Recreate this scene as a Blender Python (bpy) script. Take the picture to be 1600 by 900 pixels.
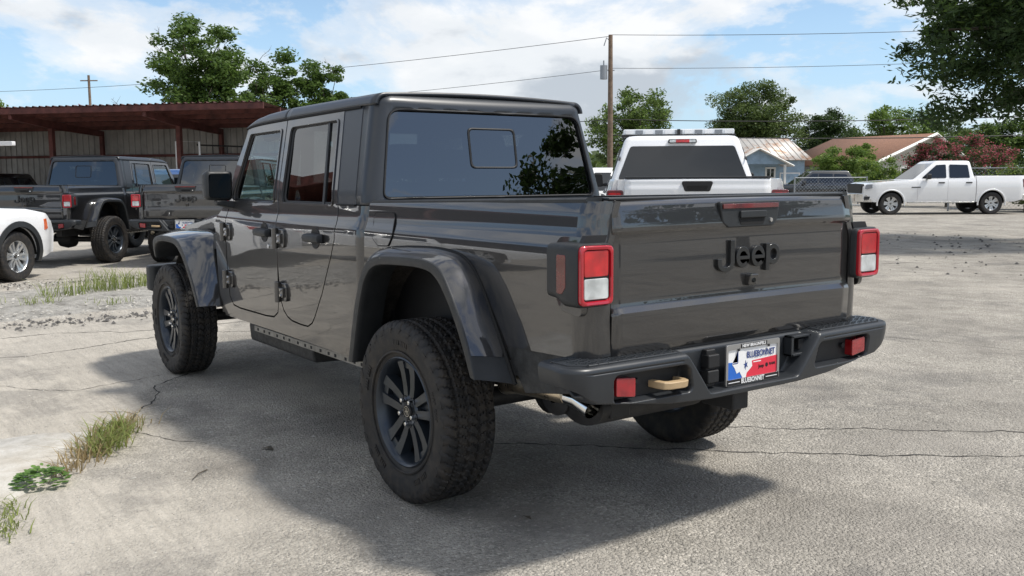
import bpy, bmesh, math, random
import numpy as np
from mathutils import Vector, Matrix
PI = math.pi
for o in list(bpy.data.objects): bpy.data.objects.remove(o)
SC = bpy.context.scene
COL = SC.collection
R = math.radians

# ---------------------------------------------------------------- camera
CAM_POS = Vector((-3.5731, 2.8892, 1.4203))
CAM_YAW, CAM_PITCH, CAM_ROLL = R(-35.806), R(-6.641), R(-0.327)
def make_camera():
    cy, sy, cp, sp = math.cos(CAM_YAW), math.sin(CAM_YAW), math.cos(CAM_PITCH), math.sin(CAM_PITCH)
    fw = Vector((cp*cy, cp*sy, sp)); r = Vector((sy, -cy, 0)); u = r.cross(fw)
    c, s = math.cos(CAM_ROLL), math.sin(CAM_ROLL)
    r2 = c*r + s*u; u2 = -s*r + c*u
    m = Matrix((r2, u2, -fw)).transposed().to_4x4(); m.translation = CAM_POS
    cd = bpy.data.cameras.new('camera'); cam = bpy.data.objects.new('camera', cd); COL.objects.link(cam)
    cam.matrix_world = m; cd.sensor_width = 36; cd.lens = 1477.6/1600*36; cd.clip_start = .05; cd.clip_end = 3000
    SC.camera = cam
make_camera()
SC.render.resolution_x = 1024; SC.render.resolution_y = 576
vs = SC.view_settings
vs.view_transform = 'Standard'; vs.look = 'None'; vs.gamma = 1; vs.exposure = 0.25

# ---------------------------------------------------------------- sky and sun
SUN_DIR = Vector((-.47, -.41, 1.0)).normalized()        # towards the sun
def make_world():
    w = bpy.data.worlds.new('World'); SC.world = w; w.use_nodes = True
    nt = w.node_tree; nt.nodes.clear(); N = nt.nodes.new; L = nt.links.new
    sky = N('ShaderNodeTexSky'); sky.sky_type = 'NISHITA'; sky.sun_disc = False
    sky.sun_elevation = math.asin(SUN_DIR.z); sky.sun_rotation = math.atan2(SUN_DIR.x, SUN_DIR.y)
    sky.altitude = 200; sky.air_density = 1.0; sky.dust_density = 1.2; sky.ozone_density = 1.0
    tc = N('ShaderNodeTexCoord'); sep = N('ShaderNodeSeparateXYZ'); L(tc.outputs['Generated'], sep.inputs[0])
    def mt(op, a, b=None, clamp=False):
        n = N('ShaderNodeMath'); n.operation = op; n.use_clamp = clamp
        for i, v in enumerate((a, b)):
            if v is None: continue
            if isinstance(v, (int, float)): n.inputs[i].default_value = v
            else: L(v, n.inputs[i])
        return n.outputs[0]
    cmb = N('ShaderNodeMapping'); cmb.inputs['Scale'].default_value = (1, 1, 2.1); L(tc.outputs['Generated'], cmb.inputs[0])
    def noise(scale, detail, rough, dist, off):
        mp = N('ShaderNodeMapping'); mp.inputs['Location'].default_value = off; L(cmb.outputs[0], mp.inputs[0])
        n = N('ShaderNodeTexNoise'); n.inputs['Scale'].default_value = scale; n.inputs['Detail'].default_value = detail
        n.inputs['Roughness'].default_value = rough; n.inputs['Distortion'].default_value = dist
        L(mp.outputs[0], n.inputs['Vector']); return n.outputs[0]
    def ramp(fac, stops):
        r = N('ShaderNodeValToRGB'); r.color_ramp.interpolation = 'EASE'
        el = r.color_ramp.elements
        el[0].position, el[0].color = stops[0]; el[1].position, el[1].color = stops[-1]
        for p, c in stops[1:-1]:
            e = el.new(p); e.color = c
        L(fac, r.inputs[0]); return r.outputs[0]
    cover = noise(2.9, 9, .60, .25, CLOUD_OFF)
    cov = ramp(cover, [(.43, (0,0,0,1)), (.48, (.55,.55,.55,1)), (.545, (1,1,1,1))])
    thick = noise(3.4, 7, .56, .2, (CLOUD_OFF[0]+.02, CLOUD_OFF[1]+.02, -.09))
    shade = ramp(thick, [(.44, (8.6,8.6,8.6,1)), (.53, (7.6,7.8,8.0,1)), (.63, (4.7,5.1,5.6,1))])
    mx = N('ShaderNodeMix'); mx.data_type = 'RGBA'
    L(mt('MULTIPLY', cov, .93), mx.inputs[0]); L(sky.outputs[0], mx.inputs[6]); L(shade, mx.inputs[7])
    hz = ramp(sep.outputs[2], [(.0, (.8,.8,.8,1)), (.07, (.5,.5,.5,1)), (.30, (.0,.0,.0,1))])
    hm = N('ShaderNodeMix'); hm.data_type = 'RGBA'; L(mt('MULTIPLY', hz, .75), hm.inputs[0]); L(sky.outputs[0], hm.inputs[6]); hm.inputs[7].default_value = (4.6, 6.6, 8.6, 1)
    br = N('ShaderNodeMix'); br.data_type = 'RGBA'; br.blend_type = 'MULTIPLY'; br.inputs[0].default_value = 1.; L(hm.outputs[2], br.inputs[6]); br.inputs[7].default_value = (1.12, 1.2, 1.28, 1)
    L(br.outputs[2], mx.inputs[6])
    bg = N('ShaderNodeBackground'); bg.inputs[1].default_value = .10; L(mx.outputs[2], bg.inputs[0])
    out = N('ShaderNodeOutputWorld'); L(bg.outputs[0], out.inputs[0])
CLOUD_OFF = (2.3, 1.1, 0)
make_world()
sd = bpy.data.lights.new('sun', 'SUN'); sd.energy = 3.5; sd.angle = R(5.5); sd.color = (1, .955, .88)
so = bpy.data.objects.new('sun', sd); COL.objects.link(so)
so.rotation_euler = (-SUN_DIR).to_track_quat('-Z', 'Y').to_euler(); so.location = (0, 0, 30)

# ---------------------------------------------------------------- helpers
def S(t): t = min(1., max(0., t)); return t*t*(3-2*t)
def lerp(a, b, t): return a+(b-a)*t
def interp(x, xs, ysv): return float(np.interp(x, xs, ysv))
def tag(o, label=None, cat=None, group=None, kind=None):
    if label: o['label'] = label
    if cat: o['category'] = cat
    if group: o['group'] = group
    if kind: o['kind'] = kind
    return o
def empty(name, loc=(0,0,0), rz=0):
    o = bpy.data.objects.new(name, None); COL.objects.link(o); o.location = loc; o.rotation_euler = (0,0,rz); o.empty_display_size = .1
    return o
def finish(me, angle=35):
    me.polygons.foreach_set('use_smooth', [True]*len(me.polygons))
    if angle < 180: me.set_sharp_from_angle(angle=R(angle))
    me.update()
def mk(name, verts, faces, mat, parent=None, angle=35, bevel=0, solid=0, mats=None, midx=None, recalc=False, loc=None):
    me = bpy.data.meshes.new(name); me.from_pydata([tuple(v) for v in verts], [], faces)
    if recalc:
        bm = bmesh.new(); bm.from_mesh(me); bmesh.ops.recalc_face_normals(bm, faces=bm.faces); bm.to_mesh(me); bm.free()
    for m in (mats or [mat]): me.materials.append(m)
    if midx is not None: me.polygons.foreach_set('material_index', midx)
    finish(me, angle)
    o = bpy.data.objects.new(name, me); COL.objects.link(o); o.parent = parent
    if loc: o.location = loc
    mods(o, bevel, solid)
    return o
def mods(o, bevel=0, solid=0, soff=-1):
    if solid:
        s = o.modifiers.new('s', 'SOLIDIFY'); s.thickness = solid; s.offset = soff
    if bevel:
        b = o.modifiers.new('b', 'BEVEL'); b.width = bevel; b.segments = 2; b.limit_method = 'ANGLE'; b.angle_limit = R(40); b.harden_normals = True
def from_bm(name, bm, mat, parent=None, angle=35, bevel=0, solid=0, loc=None):
    me = bpy.data.meshes.new(name); bm.to_mesh(me); bm.free(); me.materials.append(mat); finish(me, angle)
    o = bpy.data.objects.new(name, me); COL.objects.link(o); o.parent = parent
    if loc: o.location = loc
    mods(o, bevel, solid); return o
def grid(name, fn, us, vs_, mat, parent=None, angle=35, flip=False, closed_u=False, bevel=0, solid=0):
    nu, nv = len(us), len(vs_)
    V = [fn(u, v) for u in us for v in vs_]; F = []
    for i in range(nu if closed_u else nu-1):
        j = (i+1) % nu
        for k in range(nv-1):
            f = (i*nv+k, j*nv+k, j*nv+k+1, i*nv+k+1); F.append(f[::-1] if flip else f)
    return mk(name, V, F, mat, parent, angle, bevel, solid)
def lin(a, b, n): return [a+(b-a)*i/(n-1) for i in range(n)]
class MB:
    def __init__(s): s.v = []; s.f = []
    def add(s, V, F):
        n = len(s.v); s.v += [tuple(p) for p in V]; s.f += [tuple(i+n for i in f) for f in F]; return s
    def box(s, x0, x1, y0, y1, z0, z1, M=None):
        V = [Vector((x, y, z)) for x in (x0, x1) for y in (y0, y1) for z in (z0, z1)]
        if M: V = [M @ p for p in V]
        return s.add(V, [(0,1,3,2), (4,6,7,5), (0,4,5,1), (2,3,7,6), (0,2,6,4), (1,5,7,3)])
    def tube(s, pts, r, n=8, cap=True, rot=0):
        pts = [Vector(p) for p in pts]; rs = r if isinstance(r, (list, tuple)) else [r]*len(pts)
        base = len(s.v); k = len(pts); V = []; prev = None
        for i, p in enumerate(pts):
            t = (pts[min(i+1, k-1)]-pts[max(i-1, 0)]).normalized()
            if prev is None:
                a = Vector((0,0,1)) if abs(t.z) < .9 else Vector((1,0,0)); n1 = t.cross(a).normalized()
            else: n1 = (prev-t*prev.dot(t)).normalized()
            prev = n1; n2 = t.cross(n1)
            for j in range(n):
                an = 2*PI*j/n+rot; V.append(p+rs[i]*(math.cos(an)*n1+math.sin(an)*n2))
        F = [(i*n+j, i*n+(j+1) % n, (i+1)*n+(j+1) % n, (i+1)*n+j) for i in range(k-1) for j in range(n)]
        if cap: F += [tuple(range(n))[::-1], tuple((k-1)*n+j for j in range(n))]
        return s.add(V, F)
    def lathe(s, prof, n=32, M=None, cap=False):
        # profile of (axial, radius) about local Y
        V = []; m = len(prof)
        for i in range(n):
            a = 2*PI*i/n
            for (y, r) in prof:
                p = Vector((r*math.cos(a), y, r*math.sin(a))); V.append(M @ p if M else p)
        F = [(i*m+k, i*m+k+1, ((i+1) % n)*m+k+1, ((i+1) % n)*m+k) for i in range(n) for k in range(m-1)]
        if cap: F += [tuple(i*m for i in range(n))[::-1], tuple(i*m+m-1 for i in range(n))]
        return s.add(V, F)
    def prism(s, poly, fn0, fn1):
        # polygon in 2D, two placements
        n = len(poly); V = [fn0(*p) for p in poly]+[fn1(*p) for p in poly]
        F = [tuple(range(n)), tuple(range(2*n-1, n-1, -1))]+[(i, n+i, n+(i+1) % n, (i+1) % n) for i in range(n)]
        return s.add(V, F)
    def build(s, name, mat, parent=None, angle=35, bevel=0, loc=None, recalc=True):
        return mk(name, s.v, s.f, mat, parent, angle, bevel, recalc=recalc, loc=loc)
def roundpoly(pts, r, seg=4):
    out = []; n = len(pts); rs = r if isinstance(r, (list, tuple)) else [r]*n
    for i in range(n):
        p = Vector(pts[i]); a = Vector(pts[i-1]); b = Vector(pts[(i+1) % n])
        if rs[i] <= 0: out.append(tuple(p)); continue
        da = (a-p); db = (b-p); la, lb = da.length, db.length; da /= la; db /= lb
        ang = da.angle(db); t = min(rs[i]/math.tan(ang/2), .45*la, .45*lb)
        p0, p1 = p+da*t, p+db*t
        for k in range(seg+1):
            s_ = k/seg; out.append(tuple((1-s_)**2*p0+2*s_*(1-s_)*p+s_*s_*p1))
    return out
def plate(name, loops, fmap, mat, parent=None, ulev=(), vlev=(), thick=.015, bevel=.004, hint=None, angle=35):
    """sheet metal: loops drawn in (u, v), cut at the levels, bent by fmap, given thickness"""
    bm = bmesh.new(); edges = []
    for lp in loops:
        vv = [bm.verts.new((p[0], p[1], 0)) for p in lp]
        for i in range(len(vv)): edges.append(bm.edges.new((vv[i], vv[(i+1) % len(vv)])))
    bmesh.ops.triangle_fill(bm, use_beauty=True, use_dissolve=False, edges=edges)
    for u in ulev: bmesh.ops.bisect_plane(bm, geom=bm.verts[:]+bm.edges[:]+bm.faces[:], plane_co=(u,0,0), plane_no=(1,0,0), dist=1e-6)
    for v in vlev: bmesh.ops.bisect_plane(bm, geom=bm.verts[:]+bm.edges[:]+bm.faces[:], plane_co=(0,v,0), plane_no=(0,1,0), dist=1e-6)
    for v in bm.verts: v.co = Vector(fmap(v.co.x, v.co.y))
    bm.normal_update()
    if hint is not None:
        s = 0
        for f in bm.faces:
            h = hint(f.calc_center_median()) if callable(hint) else Vector(hint)
            s += f.normal.dot(h)*f.calc_area()
        bmesh.ops.recalc_face_normals(bm, faces=bm.faces)
        bm.normal_update()
        s = sum(f.normal.dot(hint(f.calc_center_median()) if callable(hint) else Vector(hint))*f.calc_area() for f in bm.faces)
        if s < 0: bmesh.ops.reverse_faces(bm, faces=bm.faces)
    return from_bm(name, bm, mat, parent, angle, bevel, thick)
def text_mesh(name, txt, size, mat, parent, M, extrude=.0, offset=0., width=None, bevel=0):
    c = bpy.data.curves.new(name, 'FONT'); c.body = txt; c.size = size; c.extrude = extrude; c.offset = offset
    c.align_x = 'CENTER'; c.align_y = 'CENTER'; c.bevel_depth = bevel; c.resolution_u = 4
    t = bpy.data.objects.new(name, c); COL.objects.link(t)
    dg = bpy.context.evaluated_depsgraph_get()
    me = bpy.data.meshes.new_from_object(t.evaluated_get(dg)); bpy.data.objects.remove(t); bpy.data.curves.remove(c)
    xs = [v.co.x for v in me.vertices]
    sx = 1
    if width and xs: sx = width/(max(xs)-min(xs))
    me.transform(M @ Matrix.Diagonal((sx, 1, 1, 1)))
    me.materials.clear(); me.materials.append(mat)
    me.name = name
    o = bpy.data.objects.new(name, me); COL.objects.link(o); o.parent = parent; return o
def kids(o): return [c for c in bpy.data.objects if c.parent == o]
def copy_tree(o, swap=None, parent=None, children=None):
    if children is None:
        children = {}
        for c in bpy.data.objects:
            if c.parent: children.setdefault(c.parent.name, []).append(c)
    c = o.copy(); COL.objects.link(c); c.parent = parent
    if swap and o.type == 'MESH':
        for i, sl in enumerate(o.material_slots):
            if sl.material and sl.material.name in swap:
                c.material_slots[i].link = 'OBJECT'; c.material_slots[i].material = swap[sl.material.name]
    for ch in children.get(o.name, []): copy_tree(ch, swap, c, children)
    return c
def copy_thing(o, loc, rz, swap=None, skip=()):
    c = copy_tree(o, swap); c.location = loc; c.rotation_euler = (0, 0, rz); return c

# ---------------------------------------------------------------- materials
class NT:
    def __init__(s, name):
        s.m = bpy.data.materials.new(name); s.m.use_nodes = True; s.t = s.m.node_tree; s.t.nodes.clear()
        s.out = s.t.nodes.new('ShaderNodeOutputMaterial')
    def n(s, typ, ins=None, **kw):
        nd = s.t.nodes.new('ShaderNode'+typ)
        for k, v in kw.items(): setattr(nd, k, v)
        for k, v in (ins or {}).items(): s.put(nd.inputs[k], v)
        return nd
    def put(s, sock, v):
        if isinstance(v, bpy.types.NodeSocket): s.t.links.new(v, sock)
        elif isinstance(v, bpy.types.Node): s.t.links.new(v.outputs[0], sock)
        elif isinstance(v, (tuple, list)) and len(v) == 3 and sock.type == 'RGBA': sock.default_value = (*v, 1)
        else: sock.default_value = v
    def noise(s, scale, detail=4, rough=.55, vec=None, dist=0):
        d = {'Scale': scale, 'Detail': detail, 'Roughness': rough, 'Distortion': dist}
        if vec is not None: d['Vector'] = vec
        return s.n('TexNoise', d).outputs[0]
    def ramp(s, fac, stops, interp_='LINEAR'):
        r = s.n('ValToRGB'); r.color_ramp.interpolation = interp_; el = r.color_ramp.elements
        def c4(c): return (c, c, c, 1) if isinstance(c, (int, float)) else (*c, 1)
        el[0].position, el[0].color = stops[0][0], c4(stops[0][1]); el[1].position, el[1].color = stops[-1][0], c4(stops[-1][1])
        for p, c in stops[1:-1]:
            e = el.new(p); e.color = c4(c)
        s.put(r.inputs[0], fac); return r.outputs[0]
    def math(s, op, a, b=0., clamp=False):
        m = s.n('Math', operation=op, use_clamp=clamp); s.put(m.inputs[0], a); s.put(m.inputs[1], b); return m.outputs[0]
    def mix(s, f, a, b, mode='MIX'):
        m = s.n('Mix', data_type='RGBA', blend_type=mode); s.put(m.inputs[0], f); s.put(m.inputs[6], a); s.put(m.inputs[7], b); return m.outputs[2]
    def bump(s, h, strength=.3, dist=.01):
        return s.n('Bump', {'Height': h, 'Strength': strength, 'Distance': dist}).outputs[0]
    def pos(s): return s.n('NewGeometry').outputs['Position']
    def obj(s): return s.n('TexCoord').outputs['Object']
    def end(s, sh):
        s.t.links.new(sh if isinstance(sh, bpy.types.NodeSocket) else sh.outputs[0], s.out.inputs[0]); return s.m
def pm(name, col, rough=.5, metal=0., coat=0., var=.0, vscale=6., bump=0., bscale=200., bdist=.002, spec=.5, coat_rough=.03, trans=0., ior=1.5, rvar=0.):
    t = NT(name); ob = t.obj()
    c = (*col, 1)
    colsock = c
    if var:
        nz = t.noise(vscale, 5, .6, ob)
        lo = tuple(x*(1-var) for x in col); hi = tuple(min(1, x*(1+var)) for x in col)
        colsock = t.ramp(nz, [(.3, lo), (.7, hi)])
    d = {'Base Color': colsock, 'Roughness': rough, 'Metallic': metal, 'Coat Weight': coat, 'Coat Roughness': coat_rough, 'Specular IOR Level': spec, 'Transmission Weight': trans, 'IOR': ior}
    if rvar: d['Roughness'] = t.ramp(t.noise(vscale*1.7, 5, .6, ob), [(.3, max(0, rough-rvar)), (.7, min(1, rough+rvar))])
    if bump: d['Normal'] = t.bump(t.noise(bscale, 3, .6, ob), bump, bdist)
    return t.end(t.n('BsdfPrincipled', d))
def glass(name, tint, ior=1.6, rough=0.0):
    t = NT(name); fr = t.n('Fresnel', {'IOR': ior})
    tr = t.n('BsdfTransparent', {'Color': (*tint, 1)}); gl = t.n('BsdfGlossy', {'Roughness': rough, 'Color': (1,1,1,1)})
    mx = t.n('MixShader', {0: fr, 1: tr, 2: gl}); return t.end(mx)
def paint(name, col, metal=.55, rough=.32, dust=.25):
    """car paint: flake base under a clear coat, thin road dust with a noise shape of its own"""
    t = NT(name); ob = t.obj()
    v = t.n('TexVoronoi', {'Scale': 900., 'Vector': ob})
    flake = t.ramp(v.outputs['Color'], [(0., tuple(c*.75 for c in col)), (1., tuple(min(1, c*1.3) for c in col))])
    nz = t.ramp(t.noise(5, 6, .6, ob), [(.45, 0.), (.75, 1.)])
    sepz = t.n('SeparateXYZ', {0: ob}).outputs[2]
    low = t.ramp(sepz, [(.45, 1.), (.8, 0.)])
    df = t.math('MULTIPLY', t.math('MULTIPLY', nz, low), dust)
    c = t.mix(df, flake, (.30, .27, .23))
    wob = t.noise(2.2, 2, .4, ob)
    d = {'Base Color': c, 'Metallic': metal, 'Roughness': rough, 'Coat Weight': 1.0,
         'Coat Roughness': t.math('ADD', t.math('MULTIPLY', df, .6), .015), 'Coat Normal': t.bump(wob, .10, .012), 'Coat IOR': 1.75}
    return t.end(t.n('BsdfPrincipled', d))
MAT = {}
MAT['paint_grey'] = paint('paint_grey', (.037, .036, .0365), .6, .34)
MAT['paint_black'] = paint('paint_black', (.008, .008, .009), .2)
MAT['paint_white'] = paint('paint_white', (.80, .81, .82), 0., .4, .12)
MAT['paint_blue'] = paint('paint_blue', (.05, .12, .30), .3)
MAT['hardtop'] = pm('hardtop', (.020, .024, .030), .38, 0, .25, .06, 3, .05, 900, .0008, coat_rough=.25)
MAT['plastic'] = pm('plastic', (.019, .021, .023), .48, 0, 0, .12, 9, .12, 700, .001, rvar=.08)
MAT['plastic_dirty'] = pm('plastic_dirty', (.026, .027, .028), .6, 0, 0, .5, 30, .2, 300, .001, rvar=.1)
MAT['black'] = pm('black', (.010, .010, .011), .55, 0, 0, .2, 8)
MAT['gap'] = pm('gap', (.006, .006, .006), .8)
MAT['liner'] = pm('liner', (.035, .030, .025), .9, 0, 0, .75, 14, .8, 60, .01)
MAT['frame'] = pm('frame', (.012, .012, .013), .6, 0, 0, .6, 12, .3, 80, .003)
MAT['chassis_bare'] = pm('chassis_bare', (.25, .24, .22), .5, .6, 0, .3, 20, .2, 120)
MAT['steel'] = pm('steel', (.55, .54, .52), .25, 1, 0, .15, 15, rvar=.1)
MAT['steel_warm'] = pm('steel_warm', (.55, .47, .36), .32, 1, 0, .3, 9, rvar=.1)
MAT['chrome'] = pm('chrome', (.75, .76, .77), .08, 1)
MAT['rim_dark'] = pm('rim_dark', (.034, .043, .056), .30, .6, .3, .1, 10, coat_rough=.2)
MAT['rim_silver'] = pm('rim_silver', (.55, .56, .57), .28, .85, .3, .1, 10)
def tyre_mat():
    t = NT('tyre'); ob = t.obj()
    nz = t.ramp(t.noise(16, 6, .65, ob), [(.42, 0.), (.72, 1.)])
    c = t.mix(t.math('MULTIPLY', nz, .55), (.014, .014, .015), (.070, .056, .042))
    d = {'Base Color': c, 'Roughness': .62, 'Specular IOR Level': .4, 'Normal': t.bump(t.noise(240, 3, .6, ob), .25, .002)}
    return t.end(t.n('BsdfPrincipled', d))
MAT['tyre'] = tyre_mat()
def lens_mat(name, col, scale=160., rough=.1):
    t = NT(name); ob = t.obj()
    w = t.n('TexWave', {'Scale': scale, 'Vector': ob}, wave_type='BANDS', bands_direction='Y')
    nz = t.ramp(t.noise(18, 3, .5, ob), [(.3, tuple(c*.55 for c in col)), (.7, col)])
    d = {'Base Color': nz, 'Roughness': rough, 'Coat Weight': 1., 'Coat Roughness': .03, 'Normal': t.bump(w.outputs[0], .25, .002)}
    return t.end(t.n('BsdfPrincipled', d))
MAT['lens_red'] = lens_mat('lens_red', (.62, .008, .012))
MAT['lens_red_dark'] = lens_mat('lens_red_dark', (.16, .008, .010))
MAT['lens_clear'] = lens_mat('lens_clear', (.70, .73, .72), 220., .15)
MAT['bezel_red'] = pm('bezel_red', (.42, .006, .018), .22, 0, 1.)
MAT['reflector'] = lens_mat('reflector', (.38, .012, .016), 500.)
MAT['amber'] = lens_mat('amber', (.75, .14, .03), 200.)
MAT['tan_hook'] = pm('tan_hook', (.42, .30, .17), .5, 0, .1, .12, 12)
MAT['glass_dark'] = glass('glass_dark', (.05, .055, .06), 2.15)
MAT['glass_side'] = glass('glass_side', (.10, .11, .12), 2.0)
MAT['glass_clear'] = glass('glass_clear', (.62, .74, .70), 1.75)
MAT['mirror_glass'] = pm('mirror_glass', (.035, .04, .045), .03, 1)
MAT['interior'] = pm('interior', (.018, .018, .020), .8, 0, 0, .3, 10)
MAT['seat'] = pm('seat', (.030, .030, .032), .85, 0, 0, .3, 14, .2, 400)
MAT['white'] = pm('white', (.80, .80, .80), .4, 0, .3)
MAT['navy'] = pm('navy', (.02, .05, .20), .4)
MAT['plate_blue'] = pm('plate_blue', (.02, .13, .52), .4)
MAT['plate_red'] = pm('plate_red', (.68, .03, .06), .4)
MAT['ink'] = pm('ink', (.010, .010, .012), .4)
# ================================================================ ground
def ground_material():
    t = NT('lot_surface'); P = t.pos(); sx = t.n('SeparateXYZ', {0: P}); x, y = sx.outputs[0], sx.outputs[1]
    # loose aggregate
    v1 = t.n('TexVoronoi', {'Scale': 78., 'Vector': P}); v2 = t.n('TexVoronoi', {'Scale': 170., 'Vector': P})
    stone = t.ramp(v1.outputs['Color'], [(0., (.10, .097, .092)), (.3, (.29, .28, .26)), (.7, (.41, .395, .365)), (1., (.74, .71, .66))])
    fine = t.ramp(v2.outputs['Color'], [(0., (.13, .127, .12)), (.5, (.35, .34, .31)), (1., (.60, .575, .53))])
    agg = t.mix(.45, stone, fine)
    # patches where the binder still covers the stone, between worn coarse ones
    worn = t.ramp(t.noise(1.15, 5, .65, t.n('VectorMath', {0: P, 1: (31., 7., 0.)}, operation='ADD').outputs[0]), [(.40, .70), (.58, 0.)])
    agg = t.mix(worn, agg, t.mix(t.noise(60, 3, .7, P), (.25, .24, .225), (.36, .345, .32)))
    chip = t.n('TexVoronoi', {'Scale': 33., 'Vector': P})
    agg = t.mix(t.math('MULTIPLY', t.ramp(chip.outputs['Distance'], [(.16, .8), (.22, 0.)]), t.math('GREATER_THAN', t.n('SeparateColor', {0: chip.outputs['Color']}).outputs[0], .62)), agg, (.60, .58, .54))
    big = t.noise(.55, 3, .6, P); mid = t.noise(2.6, 5, .62, P)
    agg = t.mix(1., agg, t.ramp(mid, [(.25, .70), (.5, .98), (.75, 1.18)]), 'MULTIPLY')
    agg = t.mix(1., agg, t.ramp(big, [(.3, .82), (.7, 1.14)]), 'MULTIPLY')
    agg = t.mix(1., agg, (1.06, 1.02, .965), 'MULTIPLY')
    # tan dust
    dustc = t.mix(t.noise(34, 4, .7, P), (.37, .335, .285), (.57, .53, .465))
    dustc = t.mix(t.ramp(t.noise(150, 3, .7, P), [(.60, 0.), (.70, .7)]), dustc, (.60, .57, .51))
    dustc = t.mix(t.ramp(t.noise(120, 3, .7, P), [(.28, .7), (.36, 0.)]), dustc, (.16, .14, .12))
    # wheel and wind streaks in the dust
    mp = t.n('Mapping', {'Vector': P, 'Rotation': (0, 0, .62), 'Scale': (2.2, 26., 1.)}).outputs[0]
    dustc = t.mix(1., dustc, t.ramp(t.noise(1., 4, .6, mp, .6), [(.3, .80), (.55, 1.02), (.7, 1.1)]), 'MULTIPLY')
    # where it lies: the left side of the lot, thinner towards the camera
    warp = t.math('MULTIPLY', t.math('SUBTRACT', t.noise(.9, 5, .65, P), .5), 2.4)
    f = t.math('ADD', t.math('SUBTRACT', y, 1.25), warp)
    near = t.ramp(t.math('ADD', t.math('MULTIPLY', x, .22), .42), [(.22, .25), (.5, 1.)])
    m1 = t.math('MULTIPLY', t.ramp(f, [(.0, 0.), (.55, .85)]), near)
    # dusty left of the bare asphalt; that edge partly paints in the truck's shadow
    g = t.math('ADD', t.math('ADD', x, t.math('MULTIPLY', y, 1.75)), t.math('MULTIPLY', warp, .35))
    m2 = t.ramp(t.math('MULTIPLY', t.math('SUBTRACT', g, 4.95), .5), [(.0, 0.), (.12, .8), (1., .62)])
    m2 = t.math('MULTIPLY', m2, t.ramp(t.math('ADD', y, 3.5), [(.0, 0.), (1., 1.)]))
    stain = t.math('MULTIPLY', t.ramp(t.noise(.75, 5, .6, t.n('Vector Math'.replace(' ', ''), {0: P, 1: (9., 4., 0.)}, operation='ADD').outputs[0]), [(.56, 0.), (.72, .55)]), 1.)
    dm = t.math('MAXIMUM', t.math('MAXIMUM', m1, m2), stain)
    dm = t.math('MULTIPLY', dm, t.ramp(t.noise(7, 3, .7, P), [(.25, .55), (.6, 1.)]))
    col = t.mix(dm, agg, dustc)
    # far part of the lot: worn and paler
    # oil and tyre darkening
    oil = t.ramp(t.noise(.8, 6, .72, t.n('VectorMath', {0: P, 1: (3., 21., 0.)}, operation='ADD').outputs[0]), [(.54, 0.), (.60, .30), (.75, .55)])
    col = t.mix(oil, col, (.13, .125, .12))
    # specks of tar and pale chips
    sp = t.ramp(t.n('TexVoronoi', {'Scale': 26., 'Vector': P}).outputs['Distance'], [(.07, .75), (.10, 0.)])
    spm = t.ramp(t.noise(5, 4, .6, P), [(.44, 0.), (.52, 1.)])
    col = t.mix(t.math('MULTIPLY', sp, spm), col, (.07, .065, .06))
    h = t.math('ADD', t.math('MULTIPLY', v1.outputs['Distance'], -.9), t.math('MULTIPLY', v2.outputs['Distance'], -.45))
    h = t.math('ADD', t.math('MULTIPLY', h, t.math('SUBTRACT', 1.15, dm)), t.math('MULTIPLY', t.noise(55, 3, .7, P), t.math('ADD', t.math('MULTIPLY', dm, .8), .2)))
    h = t.math('ADD', h, t.math('MULTIPLY', mid, 1.5))
    nrm = t.bump(h, .8, .014)
    return t.end(t.n('BsdfPrincipled', {'Base Color': col, 'Roughness': .92, 'Specular IOR Level': .25, 'Normal': nrm}))
g = MB(); GS = 700
g.add([(-GS, -GS, 0), (GS, -GS, 0), (GS, GS, 0), (-GS, GS, 0)], [(0, 1, 2, 3)])
tag(g.build('ground', ground_material(), recalc=False), kind='structure')
rng = random.Random(11)
MAT['crack'] = pm('crack', (.035, .032, .029), 1., 0, 0, .3, 20)
def crack(pts, w, amp, seed):
    rr = random.Random(seed); path = []
    for a, b in zip(pts[:-1], pts[1:]):
        a, b = Vector((*a, 0)), Vector((*b, 0)); k = max(2, int((b-a).length/.035))
        path += [a.lerp(b, i/k) for i in range(k)]
    off = 0.; V = []; n = len(path)
    for i, p in enumerate(path):
        t_ = (path[min(n-1, i+1)]-path[max(0, i-1)]).normalized(); nn = Vector((-t_.y, t_.x, 0))
        off = off*.93+rr.gauss(0, amp); ww = w*rr.uniform(.25, 1.5)*min(1, 8*min(i, n-1-i)/n+.1)
        c = p+nn*off; V += [(c.x+nn.x*ww, c.y+nn.y*ww, .0016), (c.x-nn.x*ww, c.y-nn.y*ww, .0016)]
    tag(mk('ground_crack', V, [(2*i, 2*i+1, 2*i+3, 2*i+2) for i in range(n-1)], MAT['crack'], None, 180), kind='structure')
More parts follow.
